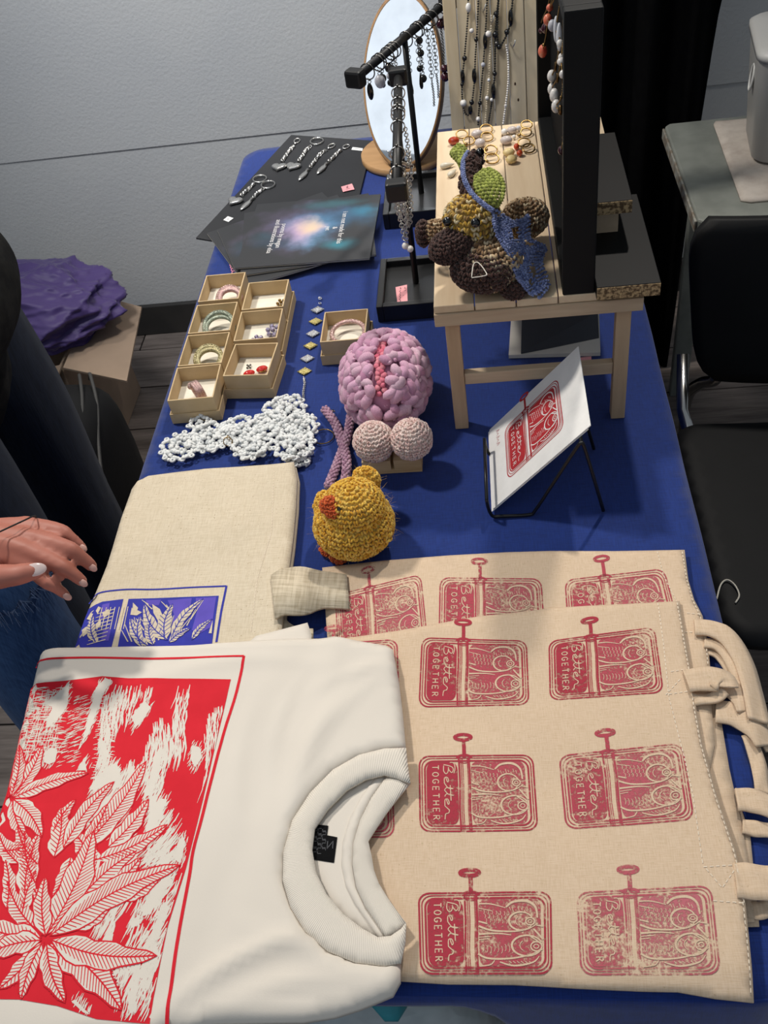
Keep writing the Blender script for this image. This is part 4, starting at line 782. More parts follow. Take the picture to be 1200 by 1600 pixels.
# print corners on the card: (up the card, along it)
tin_print(CardS(), [(.030, .118), (.128, .121), (.128, .031), (.030, .026)], m_tinr, m_cardw, cdx, .0003)
w = MB()
for k in range(5): stroke(w, CardS(), [(.013 + .002 * (k % 2), .128 - .006 * k), (.020 - .002 * (k % 2), .126 - .006 * k), (.014, .124 - .006 * k)], .0006, .0003, .002)
w.build('signature', m_tinr, cdx)
ez = thing('wire_easel', 'black wire easel holding the white sardine tin card', 'easel', (.05, .83, .7405))
for y in (.778, .885):
    b = MB(); b.tube(spline([(-.0225, y, .772), (-.021, y, .756), (-.0165, y, .7435), (-.006, y, .7425), (.026, y, .7425), (.034, y, .750), (.055, y, .793), (.080, y, .845), (.0855, y, .853), (.089, y, .846), (.100, y, .800), (.113, y, .7425)], 4), .0021, 8); b.build('side_wire', m_wire, ez, True)
for p in ((-.0225, .772), (.0855, .853)):
    b = MB(); b.tube([(p[0], .778, p[1]), (p[0], .885, p[1])], .0021, 8); b.build('cross_wire', m_wire, ez, True)

# ------------------------------------------------------------------ crochet
class Frame:
    def __init__(s, c, r, R=None): s.c = np.array(c, float); s.r = np.array(r if np.ndim(r) else (r, r, r), float); s.R = np.eye(3) if R is None else np.array(R)
    def pt(s, d):
        d = unit(d); p = s.c + s.R @ (d * s.r); n = unit(s.R @ (d / s.r)); return p, n
def crochet(mb, fr, size, lat=(-1, 1), core=True, fat=.62, keep=None, jit=.28, out=.15):
    "rows of V stitches over an ellipsoid"
    if core: mb.ell(fr.c, fr.r * .985, fr.R, (20, 14))
    rm = fr.r.mean(); rows = max(4, int(PI * rm / size))
    for j in range(rows):
        a = PI * (j + .5) / rows; ca = math.cos(a)
        if not lat[0] <= ca <= lat[1]: continue
        ncol = max(3, int(2 * PI * rm * math.sin(a) / (size * 1.05)))
        for i in range(ncol):
            b = 2 * PI * (i + .5 * (j % 2) + rng.normal() * .06) / ncol
            d = np.array((math.sin(a) * math.cos(b), math.sin(a) * math.sin(b), ca)); p, n = fr.pt(d); p = p + rng.normal(size=3) * size * .07; sz_ = size * rng.uniform(.88, 1.16)
            if keep is not None and not keep(p): continue
            e = fr.R @ (np.array((-math.sin(b), math.cos(b), 0)) * fr.r); e = unit(e - n * (e @ n)); q = np.cross(n, e)
            for sg in (-1, 1):
                th = sg * .55 + rng.normal() * jit; x = e * math.sin(th) + q * math.cos(th); y = np.cross(n, x)
                mb.ell(p + e * sg * size * .24 + n * size * out, (sz_ * .62, sz_ * fat * .46, sz_ * .40), basis(x, y, n))
def fuzz(mb, fr, n, L, r=.00009, lat=-1):
    for i in range(n):
        d = unit(rng.normal(size=3))
        if d[2] < max(lat, -.35): continue
        p, nn = fr.pt(d); t = unit(rng.normal(size=3)); l = L * rng.uniform(.5, 1.3)
        mb.tube([p, p + nn * l * .5 + t * l * .25, p + nn * l * .7 + t * l * .8], (r, r * .9, r * .3), 3, caps=False)
y_yel = yarn('yellow_wool', ['dda42e', 'f0c24a', 'e8b640', 'f6d268', 'd69c28']); y_org = yarn('orange_wool', ['d5612a', 'e0702f', 'c95422'])
m_eye = M('eye_black', '060607', .12, coat=.6)
# yellow chick
cc = np.array((-0.1772,0.7444,0.7795))
ck = thing('crochet_chick', 'round yellow crocheted chick with orange beak beside the printed tote bags', 'toy', (cc[0], cc[1], .74))
Fb = Frame(cc, (.0455, .044, .0375)); hd = np.array((-0.1731,0.7446,0.806)); Fh = Frame(hd, (.0350, .034, .031))
RT, UP_, TW = np.array((.99, .06, -.13)), np.array((.05, .72, .69)), unit((.17, -.71, .69))
def ons(fr, x, y): return fr.c + fr.r.mean() * (RT * x + UP_ * y + TW * math.sqrt(max(0, 1 - x * x - y * y)))
b = MB(); crochet(b, Fb, .0056); b.build('body', y_yel, ck, True)
b = MB(); crochet(b, Fh, .0054, keep=lambda p: np.linalg.norm((p - Fb.c) / Fb.r) > .98); b.build('head', y_yel, ck, True)
Ft = Frame((-0.1641,0.8052,0.792), (.0155, .010, .0165), rot('Z', -.3)); b = MB(); crochet(b, Ft, .0052); b.build('tail', y_yel, ck, True)
Fw = Frame((-0.1518,0.724,0.78), (.019, .008, .016), rot('Z', .25) @ rot('X', -.6)); b = MB(); crochet(b, Fw, .0052); b.build('wing', y_yel, ck, True)
Fw2 = Frame(cc + np.array((-.036, .022, .008)), (.010, .019, .017)); b = MB(); crochet(b, Fw2, .0052); b.build('wing', y_yel, ck, True)
bkp = ons(Fh, -.80, .12); b = MB()
crochet(b, Frame(bkp - RT * .001, (.0105, .0090, .0085), rot('Z', .5)), .0038); crochet(b, Frame(ons(Fh, -.72, -.12) , (.0085, .007, .006)), .0036); b.build('beak', y_org, ck, True)
ep = ons(Fh, -.50, -.02) * 1.0 + TW * .0015; b = MB(); b.ell(ep, .0027, None, (12, 8)); b.build('eye', m_eye, ck, True)
b = MB(); b.ell(hd + np.array((-.016, .026, .006)), .0027, None, (12, 8)); b.build('eye', m_eye, ck, True)
for px in ((-0.2134,0.7344,0.746), (-0.2002,0.7224,0.745)):
    b = MB(); crochet(b, Frame(px, (.010, .007, .0045), rot('Z', -.6)), .0042); b.build('foot', y_org, ck, True)
b = MB(); fuzz(b, Fb, 420, .009); fuzz(b, Fh, 260, .009); fuzz(b, Ft, 60, .006); b.build('fuzz', M('yellow_fibre', 'e6c164', .8), ck, kind='stuff')

# brain toy with two balls, on a slotted wooden block
m_blk = wood('block_wood', 'd8c19c', 'b69468', axis=0, scale=30)
bq = thing('wooden_block', 'pale wooden card holder block with a slot under the pink crocheted toy', 'block', (-.14, .89, .74))
b = MB(); fz0, fz1 = .7402, .762; ya, yb = .866, .915
b.box2((-.179, ya, fz0), (-.1425, yb, fz1)); b.box2((-.1385, ya, fz0), (-.1035, yb, fz1)); b.box2((-.1425, ya + .0001, fz0), (-.1385, yb, fz0 + .006)); b.build('block', m_blk, bq)
y_pnk = yarn('pink_chenille', ['cc93b0', 'deb0c8', 'd5a3bc', 'e6c2d3', 'c288a8', 'dcacc8']); y_coral = yarn('coral_yarn', ['d4607a', 'e0788c', 'e58f9c']); y_ball = yarn('pale_pink_wool', ['efd3c8', 'f4e0d6', 'ecc6bf', 'f7e8df', 'ebc8c1'])
br = thing('crochet_brain', 'pink chenille crocheted brain with two pale balls on a wooden block', 'toy', (-.155, .97, .74))
bc = np.array((-0.15,0.9881,0.795)); Rb = rot('Z', .02)
Fbr = Frame(bc, (.052, .070, .050), Rb)
b = MB(); b.ell(Fbr.c, Fbr.r * .95, Rb, (32, 22)); b.build('core', M('pink_core', 'c98ba6', .9), br, True)
b = MB(); N = 330
for i in range(N):
    z = 1 - 2 * (i + .5) / N
    ph = i * 2.39996; d = np.array((math.sqrt(1 - z * z) * math.cos(ph), math.sqrt(1 - z * z) * math.sin(ph), z)); d = unit(d + rng.normal(size=3) * .05)
    if abs(d[0]) < .11 + .05 * max(0, -d[1]) and d[2] > -.2 and d[1] < .40: continue
    p, n = Fbr.pt(d)
    if p[2] < .7515: continue
    t = unit(np.cross(n, rng.normal(size=3))); L = rng.uniform(.0080, .0135); R_ = basis(t, np.cross(n, t), n)
    k = 6; wv = rng.uniform(.0060, .0080)
    pts = [p + t * L * s + np.cross(n, t) * .003 * math.sin(s * 2.5 + i) + n * (.0045 * (1 - s * s) + .0005) for s in np.linspace(-1, 1, 7)]
    b.tube(pts, wv * np.sqrt(np.clip(1 - np.linspace(-.97, .97, 7) ** 2, .02, 1)), 8)
    for g in range(4):
        s = rng.uniform(-.7, .7); q_ = p + t * L * s + n * .006 + np.cross(n, t) * rng.normal() * .003; b.ell(q_, (.0036, .0024, .0026), R_ @ rot('Z', rng.uniform(0, 3)), (6, 4))
b.build('lobe', y_pnk, br, True)
b = MB(); N = 34
for i in range(N):
    t = i / (N - 1); yv = .40 - 1.25 * t; d = np.array((.03 * math.sin(i * 2), yv, math.sqrt(max(.05, 1 - yv * yv)))); p, n = Fbr.pt(d); b.ell(p - n * .001 + np.array((.003 * (-1) ** i, 0, 0)), (.0042, .0055, .0034), rot('Z', rng.normal() * .3), (8, 5))
b.build('groove_stitch', y_coral, br, True, label='coral stitched groove between the halves')
for px in ((582,682), (642,679)):
    c = np.array(T_ := {(582,682): (-0.1605,0.8777,0.786), (642,679): (-0.1122,0.8733,0.79)}[px]); b = MB(); crochet(b, Frame(c, .0245), .0047); o = b.build('ball', y_ball, br, True, label='pale pink crocheted ball')
b = MB(); fuzz(b, Fbr, 160, .007); b.tube(spline([(-0.1172,1.0518,0.815), (-0.1106,1.0482,0.818), (-0.108,1.0391,0.816), (-0.1109,1.0349,0.812)], 4), .0007, 5); b.build('fuzz', M('pink_fibre', 'e3c4d2', .8), br, kind='stuff')
# lavender cord on a gold hoop
y_lav = yarn('lavender_chenille', ['a87f97', 'bb94a8', 'b58aa2', 'c7a4b6', '9c728c'])
cdr = thing('chenille_cord', 'two twisted mauve chenille cords between the brain and the chick', 'cord', (-.23, .90, .7415))
def cord(pts, r0, z):
    C = spline(pts, 14); C = np.c_[C, np.zeros(len(C))] if C.shape[1] == 2 else C; b = MB(); b.tube(C, r0 * .72, 8); tg = np.gradient(C, axis=0)
    L = np.r_[0, np.cumsum(np.linalg.norm(np.diff(C, axis=0), axis=1))]; s = 0; j = 0
    while s < L[-1]:
        p = np.array([np.interp(s, L, C[:, k]) for k in range(3)]); t = unit([np.interp(s, L, tg[:, k]) for k in range(3)]); u = unit(np.cross(t, (0, 0, 1))); w_ = np.cross(u, t)
        for k in range(6):
            a = 2 * PI * (k + .5 * (j % 2)) / 6; n = u * math.cos(a) + w_ * math.sin(a); x = unit(t + np.cross(n, t) * .5 * (1 if j % 2 else -1)); b.ell(p + n * r0 * .72, (r0 * .55, r0 * .36, r0 * .34), basis(x, np.cross(n, x), n))
        s += r0 * .62; j += 1
    return b
cord([(-0.2404,0.9928,0.748), (-0.2236,0.9628,0.747), (-0.2115,0.9244,0.748), (-0.2017,0.8872,0.753), (-0.201,0.8567,0.748), (-0.2065,0.8281,0.746)], .0064, 0).build('cord', y_lav, cdr, True)
cord([(-0.2027,0.9731,0.75), (-0.2041,0.9341,0.75), (-0.2098,0.9043,0.748), (-0.2165,0.8708,0.747), (-0.2231,0.8403,0.7465)], .0064, 0).build('cord', y_lav, cdr, True)
m_gold = M('gold', '96794a', .28, 1, c2='84683a', scale=60); m_silver = M('silver', 'dcdad6', .32, 1, c2='bebcb8', scale=300); m_dark = M('gunmetal', '6d6a66', .3, 1)
hp = thing('gold_hoop', 'thin gold ring hoop lying between the white lace and the mauve cord', 'ring', (-0.2395,0.9425,0.741))
b = MB(); b.ring((-0.2394,0.9437,0.7422), .0145, .0008, (0.05, 0, 1), 32, 6); b.build('hoop', m_gold, hp, True)
b = MB(); P = [(-0.2294,0.9936,0.744), (-0.2255,0.9797,0.744), (-0.2226,0.9661,0.744), (-0.2231,0.9525,0.7445)]
for p in P: b.ring(p, .0022, .0006, (.6, .2, .7), 10, 5)
b.build('chain', m_gold, hp, True)

# white crochet lace
y_wht = yarn('white_cotton_yarn', ['e9ebea', 'f2f3f1', 'dfe3e4', 'f5f6f4'])
lc = thing('crochet_lace', 'white crocheted flower lace strip between the gift boxes and canvas tote', 'lace', (-.36, .95, .7405))
def puff(mb, p, R_, sz, n=(0, 0, 1)): mb.ell(p, (sz, sz * .6, sz * .55), R_)
def rosette(mb, c, R, hole, z, seed):
    q = np.random.default_rng(seed)
    rows = int((R - hole) / .0048)
    for j in range(rows + 1):
        rr_ = hole + (R - hole) * j / rows; m = int(2 * PI * rr_ / .0046)
        for i in range(m):
            a = 2 * PI * (i + .5 * (j % 2)) / m
            if j == rows - 1 and (i % 6) < 2 and R > .016: continue
            sc_ = 1 + (.10 * math.cos(6 * a + seed) if j == rows else 0); p = np.array((c[0] + rr_ * sc_ * math.cos(a), c[1] + rr_ * sc_ * math.sin(a), z + .0018 * math.sin(a * 3 + j * 1.3 + seed) + .0012 * q.normal() + .003 * math.sin(j * 2.1)))
            for sg in (-1, 1): puff(mb, p, rot('Z', a + (PI / 2 if j in (0, rows) else 0) + sg * .5 + q.normal() * .2) @ rot('Y', q.normal() * .35), .0046)
    m = max(6, int(2 * PI * R / .0120))
    for i in range(m):
        a = 2 * PI * (i + .3) / m
        for k in range(5):
            t = 2 * PI * k / 5; puff(mb, np.array((c[0] + (R + .0032) * math.cos(a) + .0026 * math.cos(t), c[1] + (R + .0032) * math.sin(a) + .0026 * math.sin(t), z + .001)), rot('Z', t + 1.57), .0030)
for i, (c, R_, h_) in enumerate((((-0.4349,0.9352,0.746), .0250, .0070), ((-0.3949,0.9496,0.746), .0260, .0050), ((-0.4192,0.9835,0.744), .0120, .0030), ((-0.3594,0.9592,0.746), .0250, .0040), ((-0.3324,0.9264,0.7475), .0240, .0045), ((-0.3178,0.9628,0.7485), .0240, .0035), ((-0.298,0.9961,0.747), .0260, .0040), ((-0.2732,0.9513,0.75), .0240, .0040), ((-0.2739,0.916,0.752), .0240, .0065), ((-0.2666,0.9004,0.745), .0130, .0025))):
    b = MB(); rosette(b, c, R_, h_, c[2] + .0025, i + 1); b.build('flower_motif', y_wht, lc, True)
b = MB(); b.ring((-0.3674,0.9329,0.754), .006, .0007, (.3, -.5, .6), 16, 5); b.ring((-0.3674,0.9395,0.755), .003, .0006, (.8, -.2, .4), 12, 5); b.build('clasp', m_gold, lc, True, label='small gold clasp')

# crocheted creature on the riser
y_tan = yarn('tan_tweed_wool', ['8d6b4a', 'a98a66', 'c8b08c', '9a7a58', '7a5a3c', 'd6c3a2']); y_mus = yarn('mustard_tweed_wool', ['a8801f', 'd0a238', '7c5a28', 'e2bd5c', '8f6c38', 'd8c8a0']); y_brn = yarn('dark_brown_wool', ['3f2822', '4c312a', '36211c', '553830']); y_grn = yarn('leaf_green_wool', ['878d36', '9ca648', 'b2ba5c', '787f30']); y_blu = yarn('periwinkle_yarn', ['7482b4', '8591c0', '6472a4', '95a0ca', '525e8c'])
cr = thing('crochet_creature', 'crocheted brown and mustard creature with green leaf and blue cape on the riser', 'toy', (.01, 1.0, ZT))
Z0 = .2025
def part(name, fr, size, mat, keep=None):
    b = MB(); crochet(b, fr, size, keep=keep); return b.build(name, mat, cr, True)
Fbd = Frame((-0.0049,0.9631,0.976), (.037, .040, .030)); part('body', Fbd, .0060, y_tan)
Fhd = Frame((-0.0204,0.9859,1.016), (.0315, .030, .029)); part('head', Fhd, .0060, y_mus)
part('bill', Frame((-0.0449,0.9599,1.002), (.0260, .020, .0175), rot('Z', .35) @ rot('Y', -.2)), .0046, y_brn)
part('paw', Frame((-0.0626,1.0161,0.99), (.0190, .0125, .0125), rot('Z', -.12)), .0044, y_tan); part('paw_tip', Frame((-0.0804,1.0169,0.988), (.0080, .0125, .0150), rot('Z', -.1)), .0042, y_brn)
part('tail', Frame((0.0413,1.0443,0.98), (.0270, .0250, .0215), rot('Z', .3)), .0050, y_tan)
part('belly', Frame((-0.0134,0.9429,0.976), (.0340, .0225, .0230), rot('Z', -.25)), .0056, y_brn)
part('leg', Frame((0.0104,0.9527,0.964), (.0165, .0190, .0150), rot('Z', .5)), .0046, y_mus); part('foot', Frame((0.0224,0.9348,0.953), (.0140, .0100, .0100), rot('Z', -.2)), .0044, y_brn)
for e in ((-0.0159,0.9279,1.046), (-0.0477,0.9648,1.03)):
    b = MB(); b.ell(e, .0052, None, (20, 14)); b.build('eye', m_eye, cr, True)
b = MB(); cs = spline([(-0.0208,0.9958,1.04), (-0.0238,1.0097,1.047), (-0.0203,1.0327,1.052), (-0.0138,1.0514,1.056)], 8)
for i, p in enumerate(cs): crochet(b, Frame(p, .0088 + .0018 * (i > len(cs) - 8)), .0046, core=(i % 3 == 0), keep=(lambda P: rng.uniform() < .16))
b.build('stem', y_brn, cr, True)
b = MB(); b.ell((-0.0074,1.0505,1.065), .005, None, (12, 8)); b.build('bead', m_eye, cr, True)
def leafmesh(name, rows, mat, size=.0046, cup=.004):
    b = MB(); A = np.array([r[0] for r in rows]); B = np.array([r[1] for r in rows]); A = spline(A, 4); B = spline(B, 4); n = len(A)
    for i in range(n):
        w_ = np.linalg.norm(B[i] - A[i]); m = max(1, int(w_ / size)); t_ = unit(A[min(i + 1, n - 1)] - A[max(i - 1, 0)] + B[min(i + 1, n - 1)] - B[max(i - 1, 0)]); x = unit(B[i] - A[i] + 1e-9); nn = unit(np.cross(x, t_))
        for k in range(m + 1):
            s = k / max(1, m); p = A[i] + (B[i] - A[i]) * s + nn * (-cup * 4 * s * (1 - s))
            for sg in (-1, 1): b.ell(p + x * sg * size * .22, (size * .66, size * .44, size * .46), basis(unit(t_ + x * sg * .6), np.cross(nn, unit(t_ + x * sg * .6)), nn))
    return b.build(name, mat, cr, True)
leafmesh('leaf', [((-0.0034,1.0202,1.058), (0.0017,1.0221,1.058)), ((-0.0146,1.0138,1.054), (0.0113,1.0079,1.058)), ((-0.0188,1.0038,1.048), (0.0162,0.991,1.054)), ((-0.0115,0.9873,1.042), (0.014,0.9776,1.046)), ((0.0051,0.9779,1.036), (0.0079,0.9773,1.036))], y_grn)
leafmesh('leaf', [((-0.0357,1.0804,1.06), (-0.0281,1.0819,1.06)), ((-0.0404,1.0692,1.058), (-0.0215,1.0567,1.062)), ((-0.0332,1.0566,1.054), (-0.025,1.0475,1.056)), ((-0.0297,1.0456,1.052), (-0.0275,1.0451,1.052))], y_grn)
cord([(-0.0215,1.0599,1.062), (-0.0268,1.0389,1.062), (-0.0267,1.007,1.058), (-0.0189,0.9872,1.049), (-0.0075,0.9713,1.044), (0.0033,0.9646,1.038)], .0030, 0).build('cord_trim', y_blu, cr, True)
def lacecape(rows, holes):
    b = MB(); A = spline([r[0] for r in rows], 6); B = spline([r[1] for r in rows], 6); n = len(A)
    for i in range(n):
        w_ = np.linalg.norm(B[i] - A[i]); m = max(2, int(w_ / .0036)); x = unit(B[i] - A[i])
        for k in range(m + 1):
            s = k / m; t = i / (n - 1)
            if any((s - hs) ** 2 / hr[0] ** 2 + (t - ht) ** 2 / hr[1] ** 2 < 1 for hs, ht, hr in holes): continue
            p = A[i] + (B[i] - A[i]) * s + np.array((0, 0, .002 * math.sin(s * 9 + t * 14)))
            for sg in (-1, 1): b.ell(p + rng.normal(size=3) * .0003, (.0029, .0014, .0014), rot('Z', rng.uniform(0, 3)) @ rot('Y', rng.normal() * .4))
    return b.build('lace_cape', y_blu, cr, True)
lacecape([((0.0034,0.9769,1.032), (0.0076,0.9733,1.032)), ((0.004,0.9595,1.026), (0.0289,0.9895,1.008)), ((0.0069,0.953,1.016), (0.0443,1.0088,1.002)), ((0.0139,0.945,1.004), (0.0438,0.9778,0.992)), ((0.0189,0.9404,0.99), (0.0616,0.985,0.976)), ((0.0245,0.9323,0.978), (0.0562,0.9724,0.964)), ((0.0305,0.9305,0.966), (0.0621,0.9425,0.95)), ((0.0359,0.9286,0.954), (0.05,0.9239,0.948))],
         [(.55, .22, (.14, .05)), (.5, .36, (.12, .045)), (.75, .50, (.10, .05)), (.3, .60, (.10, .04)), (.62, .75, (.10, .04)), (.35, .86, (.1, .04))])
b = MB(); b.tube(spline([(-0.0232,0.8825,1.008), (-0.0206,0.9009,1.012), (-0.015,0.9026,1.012), (-0.0073,0.8875,1.008), (-0.0095,0.8829,1.008), (-0.0232,0.8813,1.008)], 4), .0006, 5); b.build('loose_thread', M('thread_white', 'd9d2c6', .8), cr, True, label='loose white thread loop')
b = MB(); fuzz(b, Fhd, 150, .007); fuzz(b, Fbd, 150, .007); b.build('fuzz', M('tan_fibre', 'a88a60', .8), cr, kind='stuff')

# ------------------------------------------------------------------ necklace panel and chipboard on the riser
m_felt = M('black_felt', '121214', .9, c2='0d0d0f', scale=60, spec=.1); m_frame = M('black_card', '0e0f10', .6, c2='0c0d0e', scale=15, spec=.25)
pn = thing('display_panel', 'tall black shadow box panel standing edge-on on the riser', 'display', (.095, 1.15, ZT))
PX0, PX1, PZ = .0772, .1132, 1.2475
b = MB(); b.box2((PX0, .9305, ZT), (PX1, .9445, PZ)); b.build('front_edge', m_frame, pn, bevel=.0015)
b = MB(); b.box2((PX0, 1.3665, ZT), (PX1, 1.3805, PZ)); b.build('rear_edge', m_frame, pn, bevel=.0015)
b = MB(); b.box2((PX0, .9447, PZ - .014), (PX1, 1.3663, PZ)); b.build('top_edge', m_frame, pn, bevel=.0015)
b = MB(); b.box2((PX0, .9447, ZT), (PX1, 1.3663, ZT + .014)); b.build('bottom_edge', m_frame, pn, bevel=.0015)
b = MB(); b.box2((PX0 + .018, .9447, ZT + .0142), (PX1 - .001, 1.3663, PZ - .0142)); b.build('felt_board', m_felt, pn)
m_mela = M('black_melamine', '0f0e0e', .55, c2='131212', scale=8, spec=.25); m_chip = M('chipboard', 'b59a72', .9, c2='5a4630', scale=260, stops=(.42, .58), bump=.6, bscale=300)
def shelf(lab, x0, x1, y0, y1, z0, z1):
    s = thing('shelf_board', lab, 'board', ((x0 + x1) / 2, (y0 + y1) / 2, z0)); b = MB(); b.box2((x0, y0 + .0012, z0), (x1, y1, z1)); b.build('board', m_mela, s, bevel=.0006)
    b = MB(); b.box2((x0 + .0003, y0, z0 + .0003), (x1 - .0003, y0 + .0011, z1 - .0008)); b.build('raw_edge', m_chip, s, label='raw chipboard edge')
shelf('black shelf board with raw chipboard edge lying on the riser right of the panel', .1136, .1835, .915, 1.115, ZT + .0004, ZT + .0165)
shelf('short black shelf board higher up behind the other, right of the panel', .1136, .1625, 1.012, 1.185, ZT + .0500, ZT + .066)
b = MB(); b.box2((.114, 1.03, ZT + .0168), (.150, 1.17, ZT + .0497)); b.build('wood_spacer', m_pineX, None, label='pale wood block between the two black shelf boards', cat='block')

# necklaces hung on the panel: thing > strand, beads
def pearl(name, c1, c2, rough=.2): return M(name, c1, rough, c2=c2, scale=90, coat=.4)
m_pearl = pearl('pearl', 'e8e4de', 'd5d0cc'); m_coral = M('coral_bead', 'c4493a', .2, c2='d97a5c', scale=120, coat=.5); m_mauve = M('wine_bead', '3a0f1e', .15, coat=.5); m_glass = M('glass_bead', 'd5d6dc', .1, c2='b8bac6', scale=100, alpha=.8); m_wht = M('shell_bead', 'e2e4e8', .25, c2='d6d8dd', scale=60); m_bronze = M('bronze_tube', '7a5f3c', .3, 1, c2='5f482c', scale=100)
m_jet = M('jet_bead', '0b0b0c', .12, coat=.5)
def bead(par, p, r, mat, R=None, name='bead', lab=None):
    b = MB(); b.ell(p, r, R, (12, 8)); return b.build(name, mat, par, True, label=lab)
def strand(par, pts, r, mat, name='strand', pitch=None):
    C = spline(pts, 8); b = MB()
    if pitch:
        L = np.r_[0, np.cumsum(np.linalg.norm(np.diff(C, axis=0), axis=1))]
        for s in np.arange(0, L[-1], pitch): b.ell([np.interp(s, L, C[:, k]) for k in range(3)], r)
    else: b.tube(C, r, 6)
    return b.build(name, mat, par, True)
XP = .084
def hang(lab, top, items, grp, sm=m_gold):
    "top and items are points on the panel face; items = (point, size, material, elongation)"
    t = thing('necklace', lab, 'necklace', tuple(top), grp); pts = [top] + [i[0] for i in items]
    strand(t, pts, .0009, sm, 'chain', .0024)
    for p, r, mt, el in items:
        if r: bead(t, p, (r, r, r * el), mt)
G1 = 'necklaces on the black panel'
hang('bead necklace with wine red drops, rearmost on the black panel', (0.084,1.1808,1.1883), [((0.084,1.2471,1.1459), 0, None, 1), ((0.083,1.3058,1.1157), 0, None, 1), ((0.083,1.3753,1.0806), .0045, m_mauve, 1.2), ((0.082,1.3464,1.0827), .004, m_mauve, 1), ((0.083,1.2828,1.1082), .005, m_mauve, 1.3)], G1)
hang('gold chain necklace ending in one big coral drop', (0.084,1.1417,1.2007), [((0.083,1.2107,1.151), 0, None, 1), ((0.082,1.2563,1.1093), 0, None, 1), ((0.081,1.2799,1.0891), .0025, m_gold, 1), ((0.08,1.2915,1.077), .0062, m_coral, 1.35)], G1)
hang('necklace with round coral beads near the top of the panel', (0.084,1.1051,1.2122), [((0.083,1.138,1.1889), 0, None, 1), ((0.083,1.1994,1.1605), .0042, m_coral, 1), ((0.081,1.2042,1.1456), .0055, m_coral, 1.25), ((0.081,1.1311,1.1647), .005, m_glass, 1.3)], G1)
hang('necklace with two long white shell sticks', (0.084,1.0542,1.2222), [((0.082,1.045,1.2133), 0, None, 1), ((0.08,1.0615,1.1853), .0030, m_wht, 4.6), ((0.079,1.0062,1.1976), .0032, m_wht, 4.4), ((0.079,0.998,1.1945), .0036, m_pearl, 1.1)], G1)
hang('necklace with small white pearls beside the panel edge', (0.084,1.0216,1.2088), [((0.081,0.9841,1.2042), 0, None, 1), ((0.08,0.9942,1.1827), .0032, m_pearl, 1.15), ((0.079,0.9816,1.1833), .0044, m_pearl, .9), ((0.078,0.9534,1.1821), .0034, m_pearl, 1.2)], G1)
hang('necklace with a single baroque pearl, uppermost of the oval pearls', (0.084,1.0449,1.1882), [((0.081,1.0398,1.1711), .0016, m_gold, 1), ((0.08,1.0711,1.1433), .0018, m_bronze, 3), ((0.078,1.1021,1.1209), .0052, m_pearl, 1.35)], G1)
hang('necklace with two overlapping baroque pearls', (0.084,1.0123,1.1843), [((0.081,1.0145,1.1679), .0016, m_gold, 1), ((0.08,1.0441,1.1418), .0018, m_bronze, 3), ((0.078,1.1029,1.1061), .0048, m_pearl, 1.4), ((0.076,1.0364,1.1269), .0052, m_pearl, 1.45)], G1)
hang('necklace with the lowest baroque pearl and pale drops', (0.084,0.9884,1.1776), [((0.081,0.982,1.1647), .0018, m_bronze, 3), ((0.079,0.9804,1.1481), .0016, m_gold, 1), ((0.077,1.0226,1.1209), .0052, m_pearl, 1.4), ((0.078,0.9755,1.1371), .0030, m_bronze, 1.8)], G1)
hang('long thin chain with a wine red drop low on the black panel', (0.084,0.987,1.1591), [((0.082,0.9842,1.1275), 0, None, 1), ((0.082,0.9909,1.1003), .0015, m_gold, 1), ((0.081,1.0031,1.0804), .0038, m_mauve, 1.3)], G1)

# ------------------------------------------------------------------ slatted necklace board behind the riser
m_slat = wood('slat_wood', 'd3c3a6', 'bba683', axis=2, scale=10, rough=.7); m_knot = M('knot', '4a3524', .8)
nb = thing('necklace_board', 'upright board of pale wooden slats hung with necklaces behind the riser', 'display', (.03, 1.55, .74))
ylean = lambda z: 1.535 + (z - .74) * .16
xs_ = [(-.055, -.0345), (-.0335, -.005), (-.004, .0175), (.0185, .043), (.044, .0695), (.0705, .105)]
for i, (xa, xb) in enumerate(xs_):
    b = MB(); z1 = 1.26; dy = .002 * (i % 2)
    A = [(xa, ylean(.7405) + dy, .7405), (xb, ylean(.7405) + dy, .7405), (xb, ylean(z1) + dy, z1), (xa, ylean(z1) + dy, z1)]
    b.add(A + [(x, y + .014, z) for x, y, z in A], [(0, 1, 2, 3), (7, 6, 5, 4), (0, 4, 5, 1), (1, 5, 6, 2), (2, 6, 7, 3), (3, 7, 4, 0)]); b.build('slat', m_slat, nb, bevel=.0012)
for z in (.80, 1.2):
    b = MB(); b.box2((-.053, ylean(z) + .0165, z - .015), (.103, ylean(z) + .026, z + .015)); b.build('batten', m_slat, nb)
b = MB(); b.box2((-.052, 1.70, .7405), (-.035, 1.715, 1.15)); 
for kx, kz in (((805,133)), ((810,158))):
    kp = {(805,133): (0.0521,1.5599,0.9266), (810,158): (0.0563,1.5559,0.9019)}[(kx, kz)]; b = MB(); b.ell((kp[0], ylean(kp[2]) - .0002, kp[2]), (.0015, .0006, .0028), None, (8, 5)); b.build('knot', m_knot, nb, True)
YB = 1.582
for p in ((0.0045,1.5788,1.0449), (0.0164,1.576,1.0277), (0.0475,1.57,0.99)):
    b = MB(); q_ = np.array(p); yb = ylean(q_[2]); b.tube(spline([(q_[0], yb, q_[2] - .004), (q_[0] + .002, yb - .010, q_[2] - .006), (q_[0] + .005, yb - .016, q_[2]), (q_[0] + .007, yb - .014, q_[2] + .006)], 5), .0011, 6); b.build('hook', m_silver, nb, True)
G2 = 'necklaces on the slatted board'
def neck2(lab, pts, beads, mat, r=.0017, pitch=.0036):
    t = thing('necklace', lab, 'necklace', tuple(pts[0]), G2); strand(t, pts, r, mat, 'strand', pitch)
    for p, sz, mt in beads: bead(t, p, np.array(sz) * 1.22, mt)
